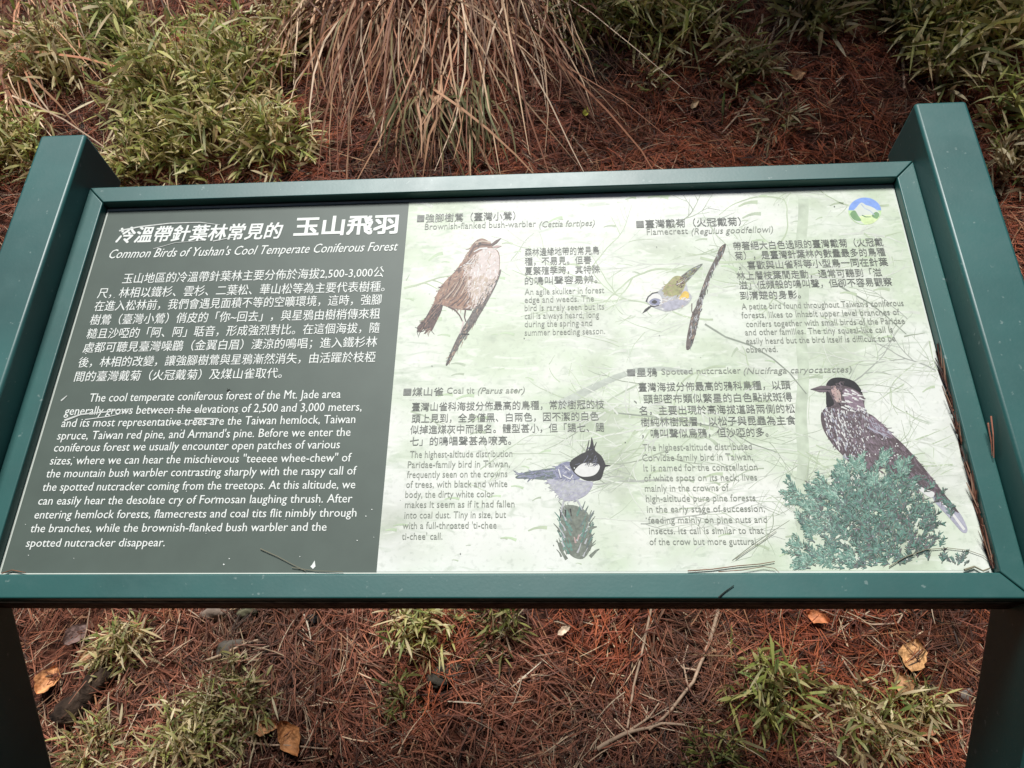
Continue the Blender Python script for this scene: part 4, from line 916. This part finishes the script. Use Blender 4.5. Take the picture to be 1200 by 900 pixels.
# ------------------------------------------------------------------ debris lying on the board
def on_panel(pp, n): return [np.array(P2W(*uv(x, y, n), n)) for x, y in pp]
def sprig(pp, n, w, label, mt, name='fallen_needle', group='needles and bits lying on the board', cat='pine needle'):
    P = on_panel(pp, n + w * .0005 + .0006); r0 = w * .62 * mpp(P[0]) / 2; V, F = tube(P, r0, r0 * .6, 6); b = V[0]
    me = bpy.data.meshes.new(name); me.from_pydata([tuple(v - b) for v in V], [], F); me.update()
    o = link(name, me, mt); o.location = b; tag(o, label, cat, group)
M_need = mat('brown_needle', (.20, .09, .05), .6, .3, noise=(80, .4)); M_grey = mat('grey_needle', (.21, .19, .13), .6, .3)
sprig([(1042, 664), (1062, 652), (1085, 644), (1110, 642), (1135, 645), (1152, 651), (1162, 660)], 0.001, 1.6, 'long bowed grey needle arching over the lower right corner of the print', M_grey)
sprig([(862, 655), (878, 644), (896, 632), (910, 622)], 0.001, 1.2, 'straight grey needle left of the fir branches in the print', M_grey)
sprig([(806, 669), (835, 667), (865, 663), (890, 661), (908, 658)], 0.001, 2.2, 'long brown needle along the bottom rim below the nutcracker text', M_need)
sprig([(842, 670), (870, 668), (895, 664), (908, 666), (913, 671)], 0.0025, 1.6, 'hooked needle curling onto the bottom rim', M_need)
sprig([(305, 643), (325, 652), (342, 661), (358, 669)], 0.001, 1.6, 'thin dark twig slanting to the bottom rim of the dark panel', M_grey)
sprig([(342, 665), (370, 669), (402, 670)], 0.001, 1.3, 'thin dark needle lying along the bottom rim of the dark panel', M_grey)
sprig([(842, 700), (850, 693), (860, 686)], HF, 2.6, 'black flake stuck on the bottom frame', mat('black_bit', (.02, .025, .02), .7, .3))
sprig([(2, 672), (14, 668), (30, 671)], 0.001, 2.5, 'small brown bits in the lower left corner of the print', M_need)
sprig([(1130, 668), (1142, 664), (1152, 669), (1160, 666)], 0.001, 4.5, 'dark clump of bits in the lower right corner of the print', M_grey)
def rail_sprig(pp, label):     # resting against the rail's inner face, on the frame's ledge
    P = [np.array(P2W(.6255, uv(x, y, HF)[1], HF + k)) for (x, y, k) in pp]; V, F = tube(P, .0011, .0005, 6); b = V[0]
    me = bpy.data.meshes.new('fallen_needle'); me.from_pydata([tuple(v - b) for v in V], [], F); me.update()
    o = link('fallen_needle', me, mat('red_needle', (.42, .17, .11), .5, .3)); o.location = b; tag(o, label, 'pine needle', 'needles and bits lying on the board')
rail_sprig([(1150, 496, .022), (1154, 515, .016), (1160, 538, .004)], 'longer reddish needle leaning on the inside of the right side rail')
rail_sprig([(1158, 500, .012), (1162, 520, .008), (1164, 535, .002)], 'shorter reddish needle leaning on the inside of the right side rail')
def gap_debris():
    n = 130; Vs, Fs, k = [], [], 0
    vv = .29 * rng.random(n) ** 1.6 + .002
    P = np.stack([np.array(P2W(.5985 + rng.uniform(0, .002), v, .0015 + .006 * rng.random())) for v in vv])
    Dl = unit(np.stack([np.array(P2W(rng.normal(0, .12), 1, rng.normal(0, .2))) - np.array([0, 0, ZB]) for _ in range(n)]))
    Nn = unit(np.tile(NRM, (n, 1)) + rng.normal(0, .4, (n, 3)))
    pal = np.array([[.07, .03, .02], [.12, .05, .03], [.03, .02, .015], [.25, .15, .1]]); c = pal[rng.choice(4, n, p=[.4, .3, .2, .1])]
    V, F, col = blades(P, Dl, Nn, rng.uniform(.01, .035, n), rng.uniform(.001, .0022, n), np.zeros((n, 3)), [1, 1, .5], c, c)
    o = mesh_np('needle_debris', V, F, M_needle, cols=col)
    tag(o, 'brown needle crumbs packed in the gap along the right rim of the print', 'needle debris', kind='stuff')
gap_debris()
def star_bit():
    c = np.array(P2W(*uv(268, 458), .0012)); bm = bmesh.new(); ctr = bm.verts.new((0, 0, .001)); ring = []
    for i in range(12):
        a = 2 * math.pi * i / 12; r_ = (.0042 if i % 2 == 0 else .0014) * rnd.uniform(.7, 1.2)
        p = np.array([r_ * math.cos(a), r_ * math.sin(a) * TC, r_ * math.sin(a) * TS]); ring.append(bm.verts.new(p))
    for i in range(12): bm.faces.new((ctr, ring[i], ring[(i + 1) % 12]))
    o = bm_obj('seed_husk', bm, mat('seed_husk', (.03, .03, .025), .8, .2)); o.location = c
    tag(o, 'tiny dark starry husk stuck on the dark text panel between the two paragraphs', 'husk')
star_bit()
